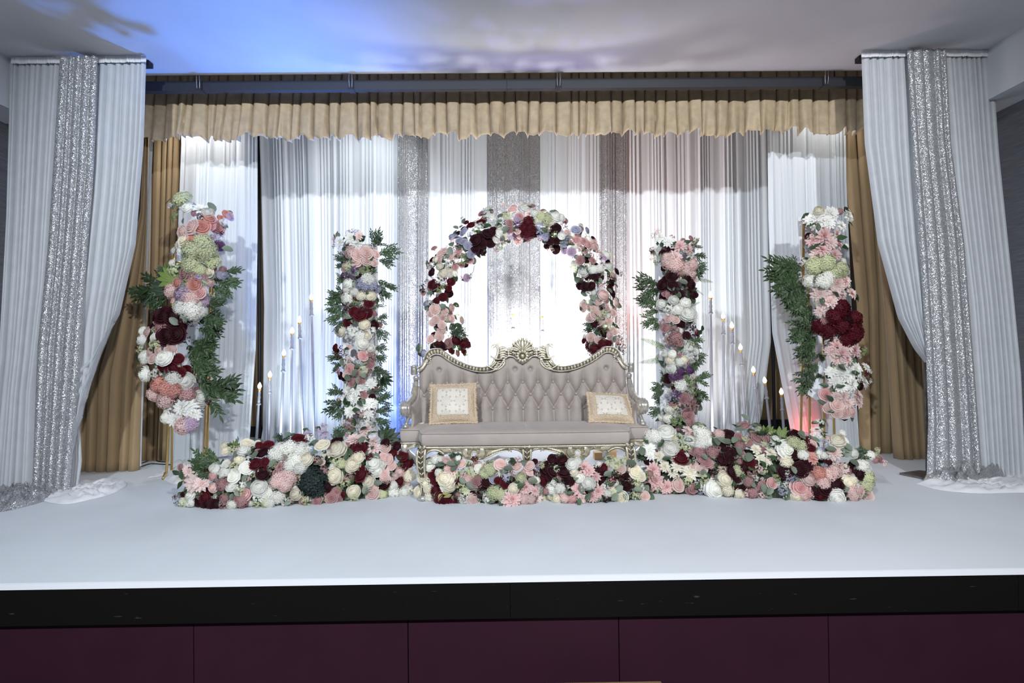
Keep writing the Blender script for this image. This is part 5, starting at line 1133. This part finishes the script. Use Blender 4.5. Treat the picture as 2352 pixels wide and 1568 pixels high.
# low hedges and mounds on the boards
SC = .24235
T = thing('flower_hedge', (at(690, 1100, 4.2).x, 4.2, 0), 'long low flower hedge on the boards left of the settee', 'flower hedge', GROUP)
sf = bed_surf([(415, 1170), (520, 1174), (700, 1164), (860, 1150), (948, 1140)], .20, .47); moss_mound(T, sf, .37)
DL = '''Pc480,300,38 Rc690,280,45 Pw660,345,52 Pc490,350,38 Pc615,425,40 Sw680,410,35 Rw505,470,50 Sy550,330,45 Rw780,270,35 Rm805,300,28 Rm880,300,48 Rd845,370,52 Hw970,360,75 Hw1000,320,55 Hw1100,310,70 Hw1190,330,70 Hw1150,420,70 Hw1100,480,60 Hw1200,510,60 Pc1255,435,58 Rm1185,250,60 Sw1290,230,45 Sw1270,330,40 Rc1405,300,58 Pc1545,335,70 Sc1440,380,55 Sy1550,450,50 Rd1525,250,50 Sl1400,140,60 Sl1420,190,50 Sl1250,170,40 Sl1260,210,40
Db1695,225,60 Db1740,240,60 Db1810,140,60 Db1790,220,45 L1790,160,90 E1850,190,90 E1775,275,90 Db1890,310,65 Db1880,250,50 Rm1750,330,55 Rd2105,310,40 Rm2050,370,45 Rm2165,400,42 Rm2220,460,40 Rm2170,490,40 Rd2000,280,40 Rb2000,320,40 Rb1985,400,40 Rb2030,430,40 Rb2060,490,36 Pc1740,415,60 Pc1690,480,65 Pw1890,470,62 Pw1950,480,50 Pw1920,530,50 Pc1510,590,78 Rm1760,570,60 Rd1720,550,40 Hy1590,470,45 Rb1985,560,42 Rb2000,620,45 Rb2045,610,35 Pb2140,550,38 Pb2100,590,30
Hc2220,580,55 Rm2120,640,45 Rd1990,660,45 Pc1840,640,50 Rb1880,695,45 Rb1880,755,52 E1820,700,80 E1920,650,80 Pw2060,690,50 Hw2080,770,50 Hy1970,770,50 Pw2180,740,48 Sc2240,720,40 Rb1850,810,38 Sy1700,800,50 Pc1700,735,55 Rq1490,790,50 Rq1540,740,40 Rq1355,840,42 Sq1650,600,40 Sq1410,540,45 Sy1620,640,45 Hk1320,640,110 Hk1270,560,60 Hk1350,720,70 Hk1240,660,60 Sy1230,650,50 Sy1300,590,40 Pc1150,760,55 Sp1360,440,28
Hb1000,620,80 Hb1060,600,75 Hb960,650,50 Hb1050,680,60 Dp1020,600,60 Rd840,575,50 Rm770,480,45 Rm860,460,35 Sm850,500,40 Rw690,510,55 Rw560,590,60 Hw480,550,45 Sw600,540,40 Hw410,520,50 Pw380,510,40 Sy570,500,45 E930,490,90 Dq990,500,45 Sb690,600,40 Hq450,660,55 Pb375,700,38 Sq500,670,35 Pw540,690,45 Sw630,680,50 Rb520,640,35 Db130,545,60 Db200,640,90 Db260,660,80 Db180,680,60 Hp370,590,38 L40,570,90 L85,600,90 L80,660,90
Sw680,760,40 Rp665,760,58 Pw810,700,62 Rw870,760,62 Sw790,790,45 Hw980,790,60 Hw900,850,50 Sy780,870,45 Hy880,850,40 Hq640,830,50 Rq600,800,35 Hq480,800,40 Sq470,880,40 Rd380,870,55 Rm270,800,55 Rd230,820,50 Rd300,870,50 Sd430,780,40 Pw150,770,50 Pw160,840,35 Sy80,840,45 Sy150,900,30 Hw70,830,30 Hw550,870,45 Sy640,740,40 Rm1600,770,26 Rd1440,700,40 Rq1210,830,35 Sy1250,850,50 Sw1050,840,40 E1100,870 E600,740 E560,770 Sm1850,410,40
G440,440,190,420 G420,480,85,460 G440,520,220,570 G420,470,250,400 G430,500,150,500 Gd1560,230,1570,105 Gd1600,240,1520,150 Kd1960,240,2150,170 Kd1950,210,2060,130 Kd2050,230,2130,250 Kl560,310,560,250 E950,240 E970,255 Gd1000,260,1030,180 L1130,210,80 E1090,230,90 E1350,370,80 Gd590,300,520,270 Gd720,400,760,330 E1850,500,70 L1640,420,100 L1680,380,90 E760,420,90 E720,380,80'''
arrange(T, DL, 400, 950, SC, sf, 6, 245, fill=100, low=sf.low, hmax=.46)
T = thing('flower_hedge', (at(1740, 1090, 4.15).x, 4.15, 0), 'long low flower hedge on the boards right of the settee', 'flower hedge', GROUP)
sf = bed_surf([(1476, 1140), (1600, 1142), (1760, 1150), (1900, 1156), (2005, 1152)], .22, .50); moss_mound(T, sf, .38)
DR = '''Pw290,210,80 Hw200,250,70 Hw140,250,60 Dw130,360,65 Pw330,370,80 Dw150,430,50 Dc230,440,55 Pw520,290,55 Sy400,270,50 Sy440,340,45 Sy490,370,40 Hw640,220,70 Hw650,290,70 Hw700,290,50 Hw600,330,50 Db490,200,55 Sy620,170,40 Pw570,180,30 Hb800,230,50 Rd870,240,52 Rm430,450,60 Hq600,400,60 Rq620,390,45 Hq730,410,50 Rq540,390,35 Rq670,500,48 Rq630,470,45 Rb635,570,42 Rb550,520,40 E630,440,80 E700,430,80
Dc280,540,55 Dc390,540,55 Dc350,590,45 Dc520,600,75 Dc470,520,40 Dp170,570,72 Dp200,680,80 Dp300,740,65 Rb410,715,58 Rq545,750,40 Sy640,650,50 Sy490,680,45 Pw750,750,85 Pc840,660,60 Hc880,760,60 Pw700,770,50 Sw640,740,40 Rb90,830,40 Hb130,720,45 L220,350,90 L270,470,90 E480,300,80 Rq1020,160,52 E1045,105,90 E960,210,100 E1095,165,90 Rq1120,220,38 Rq990,260,40 Rq1155,270,45 Rq1240,270,40 Rq1070,310,35 Hq990,340,50 Sy1050,280,45 Sy1170,180,50 Sy1220,310,40
Kl1240,220,1310,160 Kl1360,260,1490,190 Sy1270,210,40 E800,300,110 E840,320,100 E940,290,90 E1070,440,110 Sb870,340,40 Sq780,370,40 Rd900,430,55 Rd820,480,50 Sd880,500,50 Rd840,360,40 E980,420,90 E1020,460,80 Rm1080,510,48 Rd1050,560,45 Hy970,580,50 Sy1000,600,40 Dc1150,370,55 Dc1200,450,65 Dc1240,480,60 Dc1300,400,60 Dw1350,330,60 Rw1440,380,75 Hy1500,310,60 Hy1570,330,60 Hw1590,420,50 Hc1440,500,55 Hw1340,290,45 Dw1390,350,50 L1300,300,100 L1350,320,100 L1310,470,100
Hd1500,250,50 Rm1630,300,45 Rm1660,350,40 Do1660,430,68 Do1700,470,50 Db1880,410,70 Db1890,380,50 Sw1720,220,60 E1700,150,90 Sw1745,120,36 Rb1690,310,40 Pb1830,260,28 Pc1910,300,58 Rw1960,310,40 Sv1790,320,45 E1820,380,90 E1980,350,100 E2000,400,100 E1990,440,90 E2040,500,90 Pw2060,410,42 Hw2230,430,44 Hw2150,530,55 L1280,550,90 L1210,530,90 Rd1420,590,60 Rd1560,570,60 Rd1610,520,50 Sw1430,600,30 Ho1750,610,65 Do1740,600,60 Hb1840,610,60 Hb1900,580,55 Db1980,560,45 Hb1780,690,55 Pb1640,660,50
Rd920,590,50 Rd950,640,50 Rd990,740,50 Sb820,570,40 Sq1100,610,50 Sw1130,640,40 Sb1170,560,40 Sv1450,640,50 Sv1500,660,40 Hq1080,690,50 Rp1290,700,45 Rq1200,720,40 Hq1120,800,50 Sb1060,800,45 Sb1200,820,40 E1270,750,90 E1210,760,90 Sg1330,650,40 Sv1400,770,50 Rp1560,740,70 Hp1620,790,50 Pc1520,820,50 Pb1600,840,45 Pc980,810,45 Rd1730,770,60 Rd1800,740,60 Rd1930,720,70 Rd1780,830,50 Rm1760,850,25 Pc2020,690,55 Hc2060,670,40 Hy2200,640,60 Hy2190,720,55 Pw2180,560,45 Rd2130,620,40
Hb2040,760,50 Rb2120,780,50 Rb2200,820,48 Hb2060,830,50 Pw1900,830,65 Sw1860,860,35 Sb2090,850,45 Rd1850,790,45 Sd2000,850,40 Gd60,420,40,480 Gd120,480,30,400 Gd1240,240,1190,200 E760,300,90 E1580,280,90 E1560,230,80 L740,330,90 E1480,560,80 E1090,700,70 Gd2080,470,2200,380 Sd740,600,40 E640,620,80 L590,720,80 E760,640,80'''
arrange(T, DR, 1460, 940, SC, sf, 7, 235, fill=100, low=sf.low, hmax=.49)
T = thing('flower_mound', (at(1100, 1150, 3.95).x, 3.95, 0), 'low flower mound in front of the left half of the settee', 'flower mound', GROUP)
sf = bed_surf([(956, 1152), (1020, 1160), (1110, 1160), (1175, 1166), (1243, 1158)], .09, .34); moss_mound(T, sf, .22, .3)
DC = '''Hw250,140,45 Pw195,200,52 Hw300,150,40 Rb355,150,40 Rb490,180,40 Hw460,120,30 Pc130,310,50 Pc160,370,48 Pc100,460,50 Pc190,420,40 Rm235,285,48 Rm245,340,35 Rm225,440,45 Pw300,270,50 Rb385,245,60 Pc345,320,80 Pc380,390,55 Pw340,400,40 Sy565,210,65 Sy470,290,40 Rm450,360,45 E440,220,90 E320,200,90 E420,200,90 Rb565,320,40 Rq640,350,48 Rq600,390,35 Sb515,300,30 Sy490,410,45 Sy600,270,45 Dy540,440,40 E560,380,90 E515,360,80
Rm330,530,70 Rd290,520,45 Rm445,530,38 Sw520,520,50 Rb200,545,38 Rb610,535,48 Rb570,550,30 Sc180,480,30 Lo300,480,80 Lo380,480,80 Lo340,460,80 Sw500,560,35 Rd690,530,35 Sd670,490,35 Rd700,370,45 Hw180,500,40 Hy770,230,60 Hy720,270,50 Rb870,190,52 Rb1015,205,45 Rb1140,210,45 Rb1140,270,30 Sq1030,155,35 L970,155,80 E930,240,90 E880,260,90 E960,240,90 E750,280,90 Rv810,320,46 Sv930,320,40 Rm840,345,28 Rd735,350,45 Rd770,370,35 Rm910,370,40 Rd960,350,38
Py1060,310,50 Pc990,420,45 Dp1110,400,72 Dp980,520,80 Dp1190,440,50 Dp1090,520,60 Db1210,510,60 Hb1090,560,50 Db920,540,50 Hy800,460,60 Hy870,480,50 Sw740,500,45 L1040,400,100 L800,550,80 L870,560,100 Sw740,550,40 Hb1160,560,40 E1190,350,90 Sb1220,430,35 Gd430,140,430,70 Gd450,140,400,90 Rd620,470,35 Sv640,500,30 Db1150,560,45 Rw660,230,35'''
arrange(T, DC, 940, 1020, SC, sf, 8, 130, fill=45, low=sf.low, hmax=.33)
T = thing('flower_mound', (at(1370, 1150, 3.98).x, 3.98, 0), 'low flower mound in front of the right half of the settee', 'flower mound', GROUP)
sf = bed_surf([(1238, 1150), (1290, 1160), (1340, 1162), (1420, 1156), (1492, 1152)], .09, .34); moss_mound(T, sf, .22, .3)
DE = '''Rd1365,145,45 Rd1450,150,45 Rd1320,230,50 Rd1390,240,60 Rd1470,240,60 Rd1500,330,60 Rd1350,300,50 Rd1290,250,40 Rd1430,350,45 Rm1285,340,45 Rm1450,150,30 Sc1400,235,40 Sw1270,260,25 Sv1235,310,35 E1340,185,80 Pw1545,190,50 Hw1600,150,40 Dp1660,200,65 Dp1620,190,55 Dp1700,250,60 Pw1610,310,50 Pw1695,365,55 Dp1600,420,68 Dp1765,310,50 Dp1790,450,65 Dp1740,490,55 Hw1390,360,45 Hw1360,420,60 Hw1430,410,45 Pc1290,480,45 Pc1400,520,50 Rb1450,470,40 Hb1480,510,45 Hp1540,560,50 Db1640,520,45 Sw1860,400,45 Hw1880,470,40 Sw1520,390,35
Dy1930,450,35 Rc2010,520,55 Rd1830,240,45 Sd1780,230,40 Rm1840,220,30 Sy1900,150,60 Sy1950,180,60 Sy2010,170,55 Rb2000,230,42 Rc2150,260,58 Rc2190,300,45 Bm1970,300,60 Bm1920,330,45 Bd2050,330,45 Rp1910,330,30 E1890,300,80 E1860,290,80 E2120,190,110 Rd2050,400,40 Sd2100,380,40 E2000,410,90 E2140,420,80 E2060,510,80 Sy2150,360,45 Sy2170,390,35 Sy2140,530,45 Rb2230,490,38 Sd1870,520,45 L1510,460,80 L1680,500,90 L1720,430,90 L1610,560,90 E1930,520,90 Sb2190,330,35 Pc1350,500,35 Pc1560,260,40 Rd1330,180,40'''
arrange(T, DE, 940, 1020, SC, sf, 9, 130, fill=45, low=sf.low, hmax=.33)

# ---------------------------------------------------------------- electric candle stands
def candle(top, bot, Y, label, group, lit=True):
    a = at(top[0], top[1] + 8, Y); b_ = at(bot[0], bot[1], Y); d = (b_ - a); foot = a + d * ((0.02 - a.z) / d.z); ax = (a - foot).normalized()
    T = thing('candle_stand', (foot.x, foot.y, 0), label, 'candle stand', group)
    q_ = Vector((0, 0, 1)).rotation_difference(ax).to_matrix().to_4x4()
    def part(name, prof, mat, n=12):
        mb = MB(); mb.lathe(prof, n=n); me = mb.mesh(name, mat); o = put(name, me, T); o.matrix_basis = Matrix.Translation(a) @ q_; return o
    L_ = (a - foot).length
    part('pole', [(.0155, -L_), (.0145, -L_ * .5), (.0120, -.17)], 'candle_silver')
    part('collar', [(.012, -.185), (.024, -.178), (.026, -.170), (.018, -.160), (.015, -.150)], 'candle_silver')
    part('sleeve', [(.015, -.15), (.018, -.145), (.014, -.12), (.018, -.10), (.013, -.07), (.016, -.05), (.013, -.032), (.016, -.028)], 'candle_silver')
    part('socket', [(.010, -.03), (.0165, -.02), (.018, -.004), (.012, 0.0)], 'candle_brass')
    if lit: part('bulb', [(.010, -.002), (.019, .014), (.021, .026), (.016, .044), (.007, .060), (0, .072)], 'bulb_lit')
    mb = MB(); mb.lathe([(0, .03), (.02, .03), (.03, .02), (.034, .012), (.036, 0)], (foot.x, foot.y, 0), 20); mb.build('base', 'candle_silver', T)
names = ['shortest', 'second shortest', 'third shortest', 'third tallest', 'second tallest', 'tallest']
for (tp, bt), nm in zip((((596, 884), (589, 1010)), ((620, 858), (617, 1010)), ((652, 808), (645, 1000)), ((671, 757), (668, 1000)), ((688, 732), (697, 1010)), ((715, 680), (722, 1000))), names):
    candle(tp, bt, 6.02 if names.index(nm) % 2 else 5.94, nm + ' silver candle stand in the row beside the left inner flower column', 'candle stands left')
names = ['tallest', 'second tallest', 'third tallest', 'middle height', 'third shortest', 'second shortest', 'shortest']
for (tp, bt), nm in zip((((1632, 675), (1636, 985)), ((1661, 723), (1663, 985)), ((1681, 745), (1688, 980)), ((1701, 795), (1711, 960)), ((1731, 847), (1741, 975)), ((1757, 871), (1768, 975)), ((1795, 897), (1800, 985))), names):
    candle(tp, bt, 5.98 if names.index(nm) % 2 else 5.90, nm + ' silver candle stand in the row beside the right inner flower column', 'candle stands right')
candle((1178, 712), (1179, 800), 6.1, 'silver candle stand seen through the arch, left of centre', 'candle stands behind the settee')
candle((1245, 718), (1247, 800), 6.1, 'silver candle stand without a bulb seen through the arch', 'candle stands behind the settee', False)
candle((1147, 778), (1146, 830), 6.1, 'short candle stand with its bulb just above the settee crest', 'candle stands behind the settee')
# things lying on the boards under and behind the settee
c0, c1 = on_floor(1366, 1056), on_floor(1417, 1056)
wb = thing('wooden_block', (c0.x, c0.y, 0), 'small block of light wood on the boards under the settee', 'block')
mb = MB(); mb.box(c0.x, c1.x, c0.y, c0.y + .1, .001, .072); mb.build('plank', 'wood_block', wb, smooth=False)
mb = MB(); mb.box(lerp(c0.x, c1.x, .35), c1.x + .02, c0.y + .02, c0.y + .12, .072, .078); mb.build('top_plank', 'wood_block', wb, smooth=False)
puddle('cloth_puddle', [(1095, 1072), (1140, 1078), (1190, 1072), (1180, 1058), (1120, 1056)], .05, 'puddle_white', 'crumpled white cloth on the boards under the settee', 3.3)
